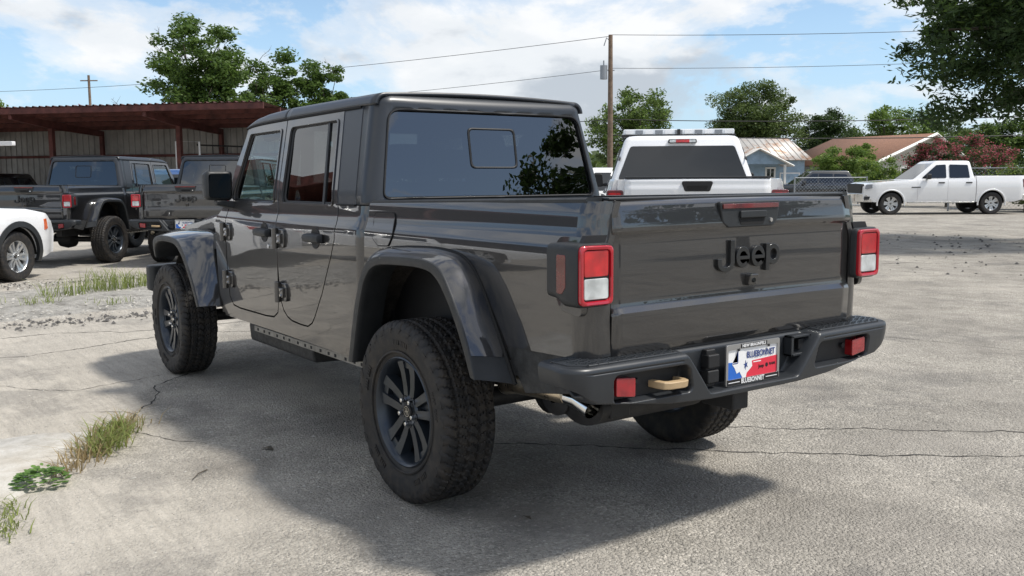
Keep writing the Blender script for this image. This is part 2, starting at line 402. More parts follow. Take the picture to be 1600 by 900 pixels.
for i_, (pts, w, amp) in enumerate((
    ([(.95, .55), (.41, .05), (.2, -.22), (-.04, -.48), (-.49, -.96), (-.92, -1.42), (-1.31, -1.93), (-2.0, -2.9)], .0062, .011),
    ([(.3, -.9), (-.02, -1.2), (-.38, -1.65), (-.73, -2.03), (-1.1, -2.38), (-2.2, -3.4)], .0055, .010),
    ([(2.05, 1.62), (2.47, 1.38), (3.1, 1.1), (3.6, .6), (4.3, .25)], .0055, .010),
    ([(2.0, 1.6), (1.62, 1.42), (1.4, 1.28)], .0035, .006), ([(2.62, 1.72), (2.45, 1.5), (2.2, 1.45)], .0035, .006),
    ([(3.9, 2.2), (3.3, 1.6), (3.35, 1.2), (3.5, .8)], .004, .01), ([(5.0, 2.6), (4.9, 1.6), (5.2, .6), (5.0, -.6)], .007, .014),
    ([(6.2, 3), (6.0, 1.2), (5.6, .2), (5.7, -1)], .008, .016), ([(12., 3.), (11.2, 0), (11., -3.), (11.4, -6)], .012, .03),
    ([(-.3, -5.), (1.6, -4.6), (3., -5.6)], .003, .012),
    ([(9., -9.), (6., -10.5), (3.6, -12.8), (2., -15)], .012, .03), ([(11., -16.), (8., -17.), (5., -19)], .016, .04))):
    crack(pts, w, amp, 40+i_)
def jag(pts, amp, step=.06):
    out = []
    for i in range(len(pts)):
        a, b = Vector(pts[i]), Vector(pts[(i+1) % len(pts)]); k = max(1, int((b-a).length/step))
        for j in range(k):
            p = a.lerp(b, j/k); out.append((p.x+rng.uniform(-amp, amp), p.y+rng.uniform(-amp, amp)))
    return out
def concrete_mat():
    t = NT('old_concrete'); P = t.pos()
    c = t.ramp(t.noise(6, 8, .75, P), [(.25, (.33, .31, .27)), (.5, (.52, .50, .46)), (.75, (.66, .645, .61))])
    c = t.mix(t.ramp(t.noise(2.2, 6, .7, P), [(.45, 0.), (.62, .6)]), c, (.40, .36, .30))
    c = t.mix(t.ramp(t.noise(110, 3, .7, P), [(.28, .8), (.38, 0.)]), c, (.16, .15, .13))
    c = t.mix(t.ramp(t.n('TexVoronoi', {'Scale': 40., 'Vector': P}).outputs['Distance'], [(.05, .7), (.12, 0.)]), c, (.22, .20, .18))
    return t.end(t.n('BsdfPrincipled', {'Base Color': c, 'Roughness': .95, 'Specular IOR Level': .2, 'Normal': t.bump(t.noise(60, 8, .75, P), .5, .012)}))
MAT['concrete'] = concrete_mat()
def slab():
    pl = jag([(1.02, 2.33), (1.28, 2.11), (1.50, 1.94), (1.80, 1.735), (2.02, 1.72), (2.16, 1.95), (2.20, 2.3), (2.35, 3.3), (1.2, 3.6), (.85, 2.9)], .010)
    n = len(pl); cx = sum(p[0] for p in pl)/n; cy = sum(p[1] for p in pl)/n
    ins = [(cx+(p[0]-cx)*.975, cy+(p[1]-cy)*.975) for p in pl]
    V = [(x, y, .001) for x, y in pl]+[(x, y, .013+rng.uniform(-.003, .003)) for x, y in ins]+[(cx, cy, .018)]
    F = [(i, (i+1) % n, n+(i+1) % n, n+i) for i in range(n)]+[(n+i, n+(i+1) % n, 2*n) for i in range(n)]
    tag(mk('broken_concrete', V, F, MAT['concrete'], None, 60), kind='structure')
slab()
# rubble bank on the left between the two lots
def bank():
    us = lin(7.0, 10.6, 40); vs2 = lin(-2.4, 6.5, 70)
    rr = random.Random(5); ph = [(rr.uniform(.5, 5), rr.uniform(.5, 5), rr.uniform(0, 6)) for _ in range(14)]
    def f(u, v):
        e = S((u-7.0)/1.1)*S((10.6-u)/1.2)*S((v+2.4)/1.0)*S((6.5-v)/1.)
        n = sum(math.sin(a*u+b*v+c) for a, b, c in ph)/14
        return (u-.12*(v), v, -.012+e*(.055+.055*n))
    t = NT('rubble_soil'); P = t.pos()
    c = t.ramp(t.noise(14, 8, .75, P), [(.25, (.22, .20, .17)), (.45, (.47, .45, .41)), (.7, (.64, .615, .57))])
    c = t.mix(t.ramp(t.noise(3.2, 6, .7, P), [(.5, 0.), (.68, .75)]), c, (.15, .14, .125))
    m = t.end(t.n('BsdfPrincipled', {'Base Color': c, 'Roughness': 1., 'Specular IOR Level': .1, 'Normal': t.bump(t.noise(30, 8, .8, P), 1., .05)}))
    tag(grid('dirt_bank', f, us, vs2, m, None, 180), kind='structure')
bank()
def stones(name, n, region, size, mat, seed, z=0.):
    """loose stones joined into one mass"""
    rr = np.random.default_rng(seed); V = []; F = []
    oct_ = np.array([(1,0,0), (-1,0,0), (0,1,0), (0,-1,0), (0,0,1), (0,0,-.4)], float)
    of = [(0,2,4), (2,1,4), (1,3,4), (3,0,4), (2,0,5), (1,2,5), (3,1,5), (0,3,5)]
    for i in range(n):
        p = region(rr)
        if p is None: continue
        s_ = size[0]+(size[1]-size[0])*rr.random()**3
        q = oct_*(.6+.8*rr.random((6, 1)))*s_*np.array([1, .8, .55]); a = rr.random()*6.28
        c, s2 = math.cos(a), math.sin(a); q = q @ np.array([[c, s2, 0], [-s2, c, 0], [0, 0, 1]])
        b = len(V); V += [tuple(v+np.array([p[0], p[1], z+(p[2] if len(p) > 2 else 0)+s_*.15])) for v in q]; F += [tuple(b+k for k in f) for f in of]
    return mk(name, V, F, mat, None, 20)
MAT['stone_pale'] = pm('stone_pale', (.42, .40, .36), .9, 0, 0, .4, 8, .3, 60)
MAT['stone_dark'] = pm('stone_dark', (.10, .095, .09), .9, 0, 0, .5, 6, .3, 60)
tag(stones('gravel', 5200, lambda r: (r.uniform(6.6, 10.8), r.uniform(-2.6, 5.5), .035), (.006, .030), MAT['stone_pale'], 1), 'pale loose rubble strewn along the weedy bank', 'gravel', kind='stuff')
tag(stones('asphalt_crumbs', 2200, lambda r: ((6.75+r.normal(0, .16)) if r.random() < .55 else (10.75+r.normal(0, .22)), r.uniform(-2.4, 4.5), .004), (.008, .034), MAT['stone_dark'], 2), 'dark crumbled asphalt along the edges of the weedy bank', 'rubble', kind='stuff')
tag(stones('pebbles', 900, lambda r: (r.uniform(-1.6, 6), r.uniform(.6, 3.4)), (.003, .013), MAT['stone_pale'], 3), 'small pale pebbles scattered over the dusty ground', 'pebbles', kind='stuff')
tag(stones('litter_chips', 500, lambda r: (r.uniform(2, 12), r.uniform(-19, -10)), (.01, .05), MAT['stone_dark'], 4), 'dark chips and leaf litter under the overhanging tree', 'litter', kind='stuff')
# ---------------------------------------------------------------- weeds
def blades(n, rad, h, rr, lean=.5, w=.004, base=None):
    V = []; F = []
    for i in range(n):
        a = rr.uniform(0, 2*PI); r0 = rad*math.sqrt(rr.random()); bx, by = r0*math.cos(a), r0*math.sin(a)
        if base: bx, by = base(rr)
        hh = h*rr.uniform(.45, 1.1); d = rr.uniform(0, 2*PI); l = lean*rr.uniform(.2, 1.2)*hh
        dx, dy = math.cos(d), math.sin(d); ww = w*rr.uniform(.7, 1.4); b = len(V)
        for k, (f, g_) in enumerate(((0, 0), (.55, .3), (1, 1))):
            cx, cy, cz = bx+dx*l*g_, by+dy*l*g_, hh*f*(1-.15*g_); wk = ww*(1, .8, .08)[k]
            V += [(cx-dy*wk, cy+dx*wk, cz), (cx+dy*wk, cy-dx*wk, cz)]
        F += [(b, b+1, b+3, b+2), (b+2, b+3, b+5, b+4)]
    return V, F
def leaf_mat(name, lo, hi, trans=.35, rough=.55):
    t = NT(name); g_ = t.n('NewGeometry'); rnd = g_.outputs['Random Per Island']
    c = t.mix(rnd, lo, hi)
    d = t.n('BsdfPrincipled', {'Base Color': c, 'Roughness': rough, 'Specular IOR Level': .35})
    tr = t.n('BsdfTranslucent', {'Color': t.mix(.5, c, tuple(min(1, k*1.6) for k in hi))})
    return t.end(t.n('MixShader', {0: trans, 1: d, 2: tr}))
MAT['grass_green'] = leaf_mat('grass_green', (.11, .15, .035), (.27, .31, .09))
MAT['grass_dry'] = leaf_mat('grass_dry', (.20, .15, .07), (.36, .28, .15))
MAT['weed'] = leaf_mat('weed', (.08, .16, .035), (.16, .28, .07))
def tuft(name, loc, n, rad, h, mat, label, group=None, lean=.5, w=.004, seed=0, base=None):
    V, F = blades(n, rad, h, random.Random(seed), lean, w, base); o = mk(name, V, F, mat, None, 180, loc=loc)
    tag(o, label, 'weeds', group); return o
tuft('grass_tuft', (9.2, .05, .03), 170, .32, .34, MAT['grass_green'], 'tallest green grass tuft on the pale rubble bank', None, .85, .0045, 0)
def sparse_grass():
    V = []; F = []
    for i, (x, y, n, r_, h) in enumerate(((8.9, .62, 90, .28, .26), (9.35, -.45, 100, .24, .27), (8.0, 1.05, 50, .22, .16), (8.5, 1.6, 40, .3, .18), (8.9, 2.4, 50, .4, .2), (7.6, 1.75, 40, .25, .14), (8.3, -.55, 45, .25, .14), (10.0, 1.6, 40, .3, .2), (7.8, .35, 35, .25, .1), (9.7, 3.1, 60, .4, .2))):
        v, f = blades(n, r_, h, random.Random(i+1), .95, .0045); k = len(V); V += [(p[0]+x, p[1]+y, p[2]+.03) for p in v]; F += [tuple(j+k for j in q) for q in f]
    tag(mk('bank_grass', V, F, MAT['grass_green'], None, 180), 'short sparse grass scattered over the pale rubble bank', 'grass', kind='stuff')
sparse_grass()
def lbase(a, b, sp):
    return lambda rr: (lerp(a[0], b[0], rr.random())+rr.gauss(0, sp), lerp(a[1], b[1], rr.random())+rr.gauss(0, sp))
def edge(a, b, sp):
    def f(rr):
        t_ = rr.random(); return (lerp(a[0], b[0], t_)+rr.gauss(0, sp), lerp(a[1], b[1], t_)+rr.gauss(0, sp))
    return f
tuft('crack_grass', (0, 0, .004), 330, 0, .125, MAT['grass_green'], 'green grass growing in the seam beside the broken concrete', None, 1.5, .0034, 31, edge((1.55, 1.84), (2.0, 1.62), .05))
tuft('dry_grass', (0, 0, .004), 380, 0, .10, MAT['grass_dry'], 'brown dry grass along the edge of the broken concrete', None, 1.8, .003, 32, edge((1.32, 2.03), (2.16, 1.55), .055))
tuft('low_grass', (0, 0, .004), 130, 0, .05, MAT['grass_green'], 'low grass patch in the dirt where the broken concrete ends', None, 1.5, .003, 33, edge((.55, 2.40), (1.0, 2.34), .035))
def weed():
    rr = random.Random(8); V = []; F = []
    for i in range(150):
        a = rr.uniform(0, 2*PI); r0 = .105*math.sqrt(rr.random()); z0 = .012+.075*(1-(r0/.11)**2)*rr.uniform(.3, 1)
        L_ = rr.uniform(.022, .042); w_ = L_*.38; d = a+rr.uniform(-.8, .8); up = rr.uniform(-.1, .5)
        c = Vector((r0*math.cos(a)*1.15, r0*math.sin(a), z0)); e = Vector((math.cos(d), math.sin(d), up)).normalized(); n = e.cross(Vector((0,0,1))).normalized()
        b = len(V); V += [c, c+e*L_*.45+n*w_, c+e*L_*.85+n*w_*.8, c+e*L_, c+e*L_*.85-n*w_*.8, c+e*L_*.45-n*w_, c+e*L_*.5-Vector((0, 0, .004))]
        F += [(b, b+1, b+6), (b+1, b+2, b+6), (b+2, b+3, b+6), (b+3, b+4, b+6), (b+4, b+5, b+6), (b+5, b, b+6)]
    tag(mk('leafy_weed', V, F, MAT['weed'], None, 180, loc=(1.22, 2.17, .004)), 'small round leafed green weed at the edge of the broken concrete', 'weed')
weed()
def twig(loc, L_, a, r_, label):
    b = MB(); b.tube([(0, 0, 0), (L_*.5*math.cos(a), L_*.5*math.sin(a), .006), (L_*math.cos(a+.1), L_*math.sin(a+.1), .002)], [r_, r_*.8, r_*.5], 6)
    tag(b.build('twig', MAT['bark'], None, 60, loc=loc), label, 'twig')
MAT['bark'] = pm('bark', (.10, .085, .065), .9, 0, 0, .4, 9, .6, 40, .02)
twig((.96, 1.47, .007), .16, 2.3, .0035, 'thin brown twig lying on the dust near the truck shadow')
twig((8.0, 1.35, .03), .9, -.9, .009, 'long bare stick lying on the rubble bank')
b = MB(); b.add([(0, 0, .004), (.03, .012, .012), (.06, 0, .004), (.03, -.014, .009), (.03, 0, .003)], [(0, 1, 4), (1, 2, 4), (2, 3, 4), (3, 0, 4)])
tag(b.build('dead_leaf', MAT['bark'], None, 20, loc=(-.53, .60, 0)), 'single dark dead leaf on the asphalt behind the rear wheel', 'leaf')
b = MB(); b.add([(0, 0, .004), (.02, .03, .014), (.07, .05, .004), (.05, -.005, .012), (.03, .02, .02)], [(0, 1, 4), (1, 2, 4), (2, 3, 4), (3, 0, 4)])
tag(b.build('dead_leaf', MAT['bark'], None, 20, loc=(1.10, 1.07, 0)), 'curled dead leaf on the dust beneath the doors', 'leaf')
# ================================================================ wheels (shared meshes)
def tyre_mesh(name, RO=.405, HW=.1275, RR=.243, n=360, tread=True, depth=.010):
    prof = []          # (y, r, istread)
    tw = HW*.90
    cols = 46
    for i in range(cols+1):
        y = lerp(-tw, tw, i/cols); a = abs(y)/tw
        prof.append((y, RO-.0015*a*a-.010*max(0, (a-.82)/.18)**2, True))
    side = [(1.00, .935), (1.02, .905), (1.0, .83), (.975, .76), (.93, .69), (.88, .63), (.83, RR/RO), (.72, RR/RO*.985)]
    right = [(HW*a*.985, RO*b, False) for a, b in side]
    left = [(-y, r, False) for y, r, _ in right][::-1]
    prof = left+prof+right; m = len(prof); V = []
    def groove(y, th):
        q = y/tw; a = abs(q)
        P = 2*PI/60
        zig = .045*(abs(((th/P*1.0+.25) % 1)-.5)*4-1)
        d = 0.
        for c in (-.62, -.21, .21, .62):
            if abs(q-c-zig*(1 if c > 0 else -1)) < .052: d = 1.
        ph = (th/P+q*1.25*(1 if a < .2 else (1 if q > 0 else -1))+(.5 if .2 < a < .62 else 0)) % 1
        w = .16 if a > .62 else .13
        if ph < w: d = max(d, .85)
        if a > .64 and a <= 1.: 
            ph2 = (th/P*1.+q*.6) % 1
            if .52 < ph2 < .58: d = max(d, .4)
        return d
    for i in range(n):
        th = 2*PI*i/n; c, s = math.cos(th), math.sin(th)
        for (y, r, t) in prof:
            if t and tread: r -= depth*groove(y, th)
            elif not t and abs(y) > HW*.95 and r > RO*.86 and tread:
                k = int(th/(2*PI)*60) % 2
                r -= .004*k
                y *= 1-.018*k
            V.append((r*c, y, r*s))
    F = [(i*m+k, i*m+k+1, ((i+1) % n)*m+k+1, ((i+1) % n)*m+k) for i in range(n) for k in range(m-1)]
    me = bpy.data.meshes.new(name); me.from_pydata(V, [], F); me.materials.append(MAT['tyre'])
    bm = bmesh.new(); bm.from_mesh(me); bmesh.ops.recalc_face_normals(bm, faces=bm.faces); bm.to_mesh(me); bm.free()
    finish(me, 32)
    return me
def sidewall_marks(HW=.1275):
    """raised blocks and a rib ring on the outer sidewall"""
    b = MB()
    for ring, nb, r0, r1, ph in ((0, 30, .350, .372, 0), (1, 5, .300, .322, .3)):
        for i in range(nb):
            a0 = 2*PI*i/nb+ph; span = 2*PI/nb*(.55 if ring == 0 else .0)
            if ring == 0:
                pts = [(r0, a0), (r0, a0+span*.6), (r1, a0+span), (r1, a0+span*.3)]
                b.prism(pts, lambda r, a: Vector((r*math.cos(a), HW*.99+.002, r*math.sin(a))), lambda r, a: Vector((r*math.cos(a), HW*.93, r*math.sin(a))))
            else:
                for j in range(9):
                    a = a0+j*.045; w = .03
                    if j in (4,): continue
                    pts = [(r0, a), (r0, a+w), (r1, a+w), (r1, a), ]
                    b.prism(pts, lambda r, a: Vector((r*math.cos(a), HW*.975+.002, r*math.sin(a))), lambda r, a: Vector((r*math.cos(a), HW*.9, r*math.sin(a))))
    prof = [(HW*.93, .262), (HW*.945+.002, .265), (HW*.945+.002, .270), (HW*.95, .273)]
    b.lathe(prof, 64)
    return b
def rim_alloy(mat, RR=.243, yf=.082, nsp=5):
    """rim barrel, lip and five pairs of split spokes; outboard is +Y"""
    b = MB()
    prof = [(-.10, RR), (-.10, RR-.012), (-.04, RR-.035), (.05, RR-.034), (.088, RR-.020), (.104, RR-.014), (.112, RR-.004), (.108, RR+.002), (.09, RR+.001)]
    b.lathe(prof, 72)
    b.lathe([(yf-.05, .075), (yf-.012, .072), (yf-.004, .062), (yf-.008, .036), (yf-.008, .001)], 40)
    for k in range(nsp):
        a = 2*PI*k/nsp+R(98)
        for sgn in (-1, 1):
            # centreline from hub to rim in the wheel plane
            st = []
            for t in (0, .3, .62, .86, 1.0):
                rad = lerp(.050, RR-.012, t); off = sgn*lerp(.021, .050, t**.9)
                w = lerp(.021, .026, t)+(.010*S((t-.70)/.3))
                yy = yf-.006-.014*math.sin(PI*min(1, t*1.02))*.6+(.016*t)
                st.append((rad, off, w, yy))
            V = []; 
            er = Vector((math.cos(a), 0, math.sin(a))); et = Vector((-math.sin(a), 0, math.cos(a)))
            for rad, off, w, yy in st:
                c = er*rad+et*off
                V += [c-et*w*.80+Vector((0, yy, 0)), c+et*w*.80+Vector((0, yy, 0)), c+et*w*1.05+Vector((0, yy-.045, 0)), c-et*w*1.05+Vector((0, yy-.045, 0))]
            F = [(i*4+j, i*4+(j+1) % 4, (i+1)*4+(j+1) % 4, (i+1)*4+j) for i in range(4) for j in range(4)]+[(0,1,2,3), (19,18,17,16)]
            b.add(V, F)
        # recessed pocket between the pair and a flat pad where it meets the rim
        er = Vector((math.cos(a), 0, math.sin(a))); et = Vector((-math.sin(a), 0, math.cos(a)))
        for r0, r1, w0, w1, y0, y1 in ((.06, RR-.02, .020, .046, yf-.05, yf-.034), (RR-.052, RR-.010, .040, .052, yf-.03, yf-.004)):
            V = [er*r0-et*w0+Vector((0, y1, 0)), er*r0+et*w0+Vector((0, y1, 0)), er*r1+et*w1+Vector((0, y1+.006, 0)), er*r1-et*w1+Vector((0, y1+.006, 0))]
            V += [p-Vector((0, y1-y0, 0)) for p in V]
            b.add(V, [(0,1,2,3), (7,6,5,4), (0,4,5,1), (1,5,6,2), (2,6,7,3), (3,7,4,0)])
    return b
def brake_disc():
    b = MB(); b.lathe([(-.02, .16), (.0, .16), (.0, .05), (.0, .001)], 40); return b
def make_wheel_set(style):
    if style == 'offroad':
        ty = tyre_mesh('tyre'); sw = sidewall_marks(); rim = rim_alloy(None); rm = MAT['rim_dark']
    else:
        ty = tyre_mesh('tyre', .405, .138, .262, 180, True, .006); sw = None; rim = rim_alloy(None, .262, .085, 6); rm = MAT['rim_silver']
    def me_of(b, name, mat, angle=35):
        me = bpy.data.meshes.new(name); me.from_pydata(b.v, [], b.f)
        bm = bmesh.new(); bm.from_mesh(me); bmesh.ops.recalc_face_normals(bm, faces=bm.faces); bm.to_mesh(me); bm.free()
        me.materials.append(mat); finish(me, angle); return me
    D = {'tyre': ty, 'rim': me_of(rim, 'wheel', rm)}
    if sw: D['sw'] = me_of(sw, 'sidewall_relief', MAT['tyre'])
    D['disc'] = me_of(brake_disc(), 'brake_disc', MAT['chassis_bare'])
    nut = MB(); nut.lathe([(0, .0125), (.022, .0125), (.03, .009), (.031, .001)], 6); D['nut'] = me_of(nut, 'lug_nut', MAT['chrome'])
    socket = MB(); socket.lathe([(.0, .021), (.012, .021), (.010, .016), (-.01, .015), (-.01, .001)], 16); D['socket'] = me_of(socket, 'lug_seat', MAT['black'])
    cap = MB(); cap.lathe([(0, .033), (.010, .032), (.013, .028), (.011, .026), (.0115, .001)], 28); D['cap'] = me_of(cap, 'hub_cap', MAT['black'])
    emb = MB()
    for dx in (-.008, .002):
        emb.box(dx, dx+.004, .011, .0135, -.016, .016)
    emb.box(-.012, .013, .011, .0135, -.003, .003); emb.lathe([(.011, .024), (.0135, .024), (.0135, .0215), (.011, .0215)], 24)
    D['emb'] = me_of(emb, 'cap_emblem', MAT['steel'])
    return D
def place_wheel(root, D, x, y, z, side, roll=0., n=5, scale=1.):
    def ob(name, me, parent, loc=(0,0,0)):
        o = bpy.data.objects.new(name, me); COL.objects.link(o); o.parent = parent; o.location = loc; return o
    w = ob('wheel', D['rim'], root, (x, y, z))
    w.rotation_euler = (0, roll, 0 if side > 0 else PI); w.scale = (scale,)*3
    ob('tyre', D['tyre'], w)
    if 'sw' in D: ob('sidewall_relief', D['sw'], w)
    ob('brake_disc', D['disc'], w, (0, -.01, 0))
    ob('hub_cap', D['cap'], w, (0, .074, 0)); ob('cap_emblem', D['emb'], w, (0, .0745, 0))
    for k in range(n):
        a = 2*PI*k/n+R(98)+PI/n
        p = (.0555*math.cos(a), .068, .0555*math.sin(a))
        ob('lug_nut', D['nut'], w, p); ob('lug_seat', D['socket'], w, (p[0], .066, p[2]))
    return w
WH_OFF = make_wheel_set('offroad')
WH_ROAD = make_wheel_set('road')
# ================================================================ the dark grey pickup
ZP = [.40, .50, .58, .65, .78, .90, 1.02, 1.10, 1.15, 1.172, 1.19, 1.215, 1.245, 1.27, 1.30, 1.345, 1.82, 2.0]
YP = [.752, .768, .778, .785, .793, .797, .799, .7985, .797, .7935, .786, .7765, .7695, .7665, .7645, .7605, .655, .615]
def ysd(z): return interp(z, ZP, YP)
ZLEV = sorted(set([round(v, 4) for v in ZP]+[round(.45+.04*i, 4) for i in range(36)]))
def zrail(x): return 1.303+max(0, .56-x)*.0215
def build_pickup():
    root = empty('pickup_truck')
    P, PL, HT = MAT['paint_grey'], MAT['plastic'], MAT['hardtop']
    def sidemap(s): return lambda u, v: (u, s*ysd(v), v)
    def out(s): return (0, s, 0)
    # ---------------- cab core
    core = MB()
    prof = [(ysd(z)-.026, z) for z in (.53, .65, .8, .95, 1.08)]
    ring = [(y, z) for y, z in prof]+[(-y, z) for y, z in prof[::-1]]
    core.prism(ring, lambda y, z: Vector((.66, y, z)), lambda y, z: Vector((2.62, y, z)))
    core.build('cab_floor', MAT['interior'], root)
    for s in (1, -1):
        # ---------------- doors
        fd = [(2.503, .665), (2.503, 1.25), (2.497, 1.39), (2.470, 1.50), (2.346, 1.748), (1.742, 1.764), (1.690, 1.30), (1.660, 1.15), (1.650, .95), (1.668, .72), (1.70, .645), (1.77, .612), (1.896, .604), (2.346, .602), (2.455, .612)]
        fw_ = roundpoly([(2.415, 1.290), (2.405, 1.36), (2.292, 1.702), (1.803, 1.708), (1.750, 1.290)], [.03, .02, .03, .03, .03])
        d = plate('front_door', [fd, fw_], sidemap(s), P, root, (), ZLEV, .012, .004, out(s))
        rd = [(1.732, 1.766), (1.681, 1.30), (1.651, 1.15), (1.641, .95), (1.628, .725), (1.60, .67), (1.555, .638), (1.50, .622), (1.373, .614), (1.28, .615), (1.215, .642), (1.171, .682), (1.058, .815), (.93, 1.015), (.882, 1.11), (.878, 1.19), (.894, 1.279), (.938, 1.50), (.992, 1.772)]
        rw_ = roundpoly([(1.618, 1.290), (1.655, 1.716), (1.045, 1.727), (.955, 1.290)], .035)
        d2 = plate('rear_door', [rd, rw_], sidemap(s), P, root, (), ZLEV, .012, .004, out(s))
        # rubber seal + glass
        for dd, lp, gm, ins in ((d, fw_, MAT['glass_clear'], .024), (d2, rw_, MAT['glass_side'], .024)):
            c = Vector((sum(p[0] for p in lp)/len(lp), sum(p[1] for p in lp)/len(lp)))
            outer = [(c.x+(p[0]-c.x)*1.03, c.y+(p[1]-c.y)*1.03) for p in lp]; inner = [(c.x+(p[0]-c.x)*.955-.013, c.y+(p[1]-c.y)*.955) for p in lp]
            plate('window_seal', [outer, inner], lambda u, v: (u, s*(ysd(v)-.008), v), MAT['black'], dd, (), (), .004, 0, out(s))
            plate('window_frame', [[(c.x+(p[0]-c.x)*1.045, c.y+(p[1]-c.y)*1.05) for p in lp], [(c.x+(p[0]-c.x)*1.008, c.y+(p[1]-c.y)*1.01) for p in lp]],
                  lambda u, v: (u, s*(ysd(v)+.006), v), P, dd, (), ZLEV, .008, .003, out(s))
            plate('window_glass', [[(c.x+(p[0]-c.x)*.99, c.y+(p[1]-c.y)*.99) for p in lp]], lambda u, v: (u, s*(ysd(v)-.011), v), gm, dd, (), (), 0, 0, out(s))
        b = MB(); b.add([(1.172, s*(ysd(1.715)-.004), 1.72), (1.150, s*(ysd(1.715)-.004), 1.72), (1.068, s*(ysd(1.29)-.004), 1.29), (1.092, s*(ysd(1.29)-.004), 1.29)]+
                        [(1.172, s*(ysd(1.715)-.014), 1.72), (1.150, s*(ysd(1.715)-.014), 1.72), (1.068, s*(ysd(1.29)-.014), 1.29), (1.092, s*(ysd(1.29)-.014), 1.29)], [(0,1,2,3), (7,6,5,4), (0,4,5,1), (2,6,7,3), (1,5,6,2), (0,3,7,4)])
        b.build('window_divider', PL, d2)
        # handles
        for dd, hx in ((d, 1.835), (d2, 1.112)):
            hz = 1.108; y0 = ysd(hz)
            cup = MB(); cup.lathe([(-.004, .058), (.003, .056), (.001, .045), (-.0005, .001)], 28, Matrix.Translation((hx-.005, s*y0, hz)) @ Matrix.Scale(s, 4, (0,1,0)))
            h = cup.build('handle_cup', MAT['black'], dd, 40)
            hb = MB()
            sec = [(-.105, .014, .016), (-.10, .024, .034), (-.03, .026, .040), (.04, .026, .040), (.085, .024, .036), (.098, .015, .02)]
            V = []
            for dx, hh, yy in sec:
                for (a, zz) in ((y0+.004, -hh), (y0+yy, -hh*.75), (y0+yy+.006, 0), (y0+yy, hh*.75), (y0+.004, hh)): V.append((hx+dx, s*a, hz+zz))
            F = [(i*5+j, i*5+(j+1) % 5, (i+1)*5+(j+1) % 5, (i+1)*5+j) for i in range(5) for j in range(5)]+[(0,1,2,3,4), (29,28,27,26,25)]
            hb.add(V, F); hb.build('door_handle', PL, dd, 40, .003)
        kb = MB(); kb.lathe([(0, .013), (.006, .012), (.006, .001)], 14, Matrix.Translation((1.765, s*(ysd(1.03)), 1.03)) @ Matrix.Scale(s, 4, (0,1,0))); kb.build('lock_cylinder', MAT['chrome'], d)
        # hinges
        for dd, hx in ((d, 2.455), (d2, 1.572)):
            for hz in (1.085, .775):
                y0 = ysd(hz); hb = MB()
                pl = roundpoly([(hx-.055, hz-.05), (hx+.052, hz-.055), (hx+.052, hz+.055), (hx-.055, hz+.05)], .02)
                hb.prism(pl, lambda x, z: Vector((x, s*(y0-.006), z)), lambda x, z: Vector((x, s*(y0+.012), z)))
                o = hb.build('hinge', P, dd, 40, .004)
                kn = MB(); kn.tube([(hx+.044, s*(y0+.022), hz-.06), (hx+.044, s*(y0+.022), hz+.06)], .019, 12)
                kn.box(hx-.035, hx+.03, s*(y0+.004), s*(y0+.026), hz-.028, hz+.028)
                kn.build('hinge_knuckle', P, o, 40, .004)
                bt = MB()
                for dz in (-.016, .016): bt.lathe([(0, .009), (.006, .008), (.006, .001)], 8, Matrix.Translation((hx-.01, s*(y0+.026), hz+dz)) @ Matrix.Scale(s, 4, (0,1,0)))
                bt.build('hinge_bolt', MAT['steel'], o)
        # ---------------- cab side panel round the doors, rounded rear corner
        def cabmap(u, v):
            w = ysd(v); rc = .055; xr = .583
            if u >= xr+rc: return (u, s*w, v)
            t = (xr+rc-u)/(rc*PI/2)
            if t <= 1: return (xr+rc-rc*math.sin(t*PI/2), s*(w-rc+rc*math.cos(t*PI/2)), v)
            return (xr, s*(w-rc-(t-1)*rc*PI/2), v)
        g = .007
        ol = [(2.70, .535), (2.70, 1.16), (2.62, 1.235), (2.51, 1.268), (2.5115, 1.25), (2.5115, .662), (2.46, .604), (2.346, .594), (1.896, .596), (1.768, .604), (1.693, .64), (1.660, .718), (1.6365, .718), (1.607, .662), (1.558, .629), (1.50, .613), (1.373, .606), (1.278, .607), (1.209, .636), (1.165, .677), (1.051, .811), (.923, 1.011), (.874, 1.108), (.870, 1.19), (.886, 1.288), (.51, 1.288), (.51, .50), (.60, .505), (1.0, .512), (1.8, .52)]
        plate('cab_side', [ol], cabmap, P, root, [.638-.0144*i for i in range(7)], ZLEV, .018, .003, lambda c, s=s: Vector((-.6 if c.x < .62 else 0, s, 0)))
        # dark jamb behind the shut lines
        plate('door_jamb', [[(2.60, .56), (2.60, 1.24), (.70, 1.27), (.70, .56)]], lambda u, v: (u, s*(ysd(v)-.024), v), MAT['gap'], root, (), ZLEV[::2], .01, 0, out(s))
        jb = MB()
        for xa, xb in (((1.685+.01), 1.735), ):
            jb.prism([(1.62, 1.25), (1.78, 1.25), (1.80, 1.765), (1.66, 1.765)], lambda x, z: Vector((x, s*(ysd(z)-.032), z)), lambda x, z: Vector((x, s*(ysd(z)-.07), z)))
        jb.build('pillar', MAT['black'], root); jb = MB()
        jb.prism([(.80, 1.25), (.90, 1.25), (1.02, 1.775), (.86, 1.775)], lambda x, z: Vector((x, s*(ysd(z)-.026), z)), lambda x, z: Vector((x, s*(ysd(z)-.07), z)))
        jb.build('pillar', MAT['black'], root)
        # rocker seams, sill rail with holes
        sl = MB(); sl.box(.60, 2.18, s*.700, s*.752, .468, .505); o = sl.build('sill_rail', MAT['chassis_bare'], root, 30, .004)
        for i in range(15):
            hl = MB(); x = .66+i*.103+(.02 if i % 3 == 0 else 0); hl.box(x, x+.022, s*.752, s*.7535, .478, .494); hl.build('sill_slot', MAT['gap'], o)
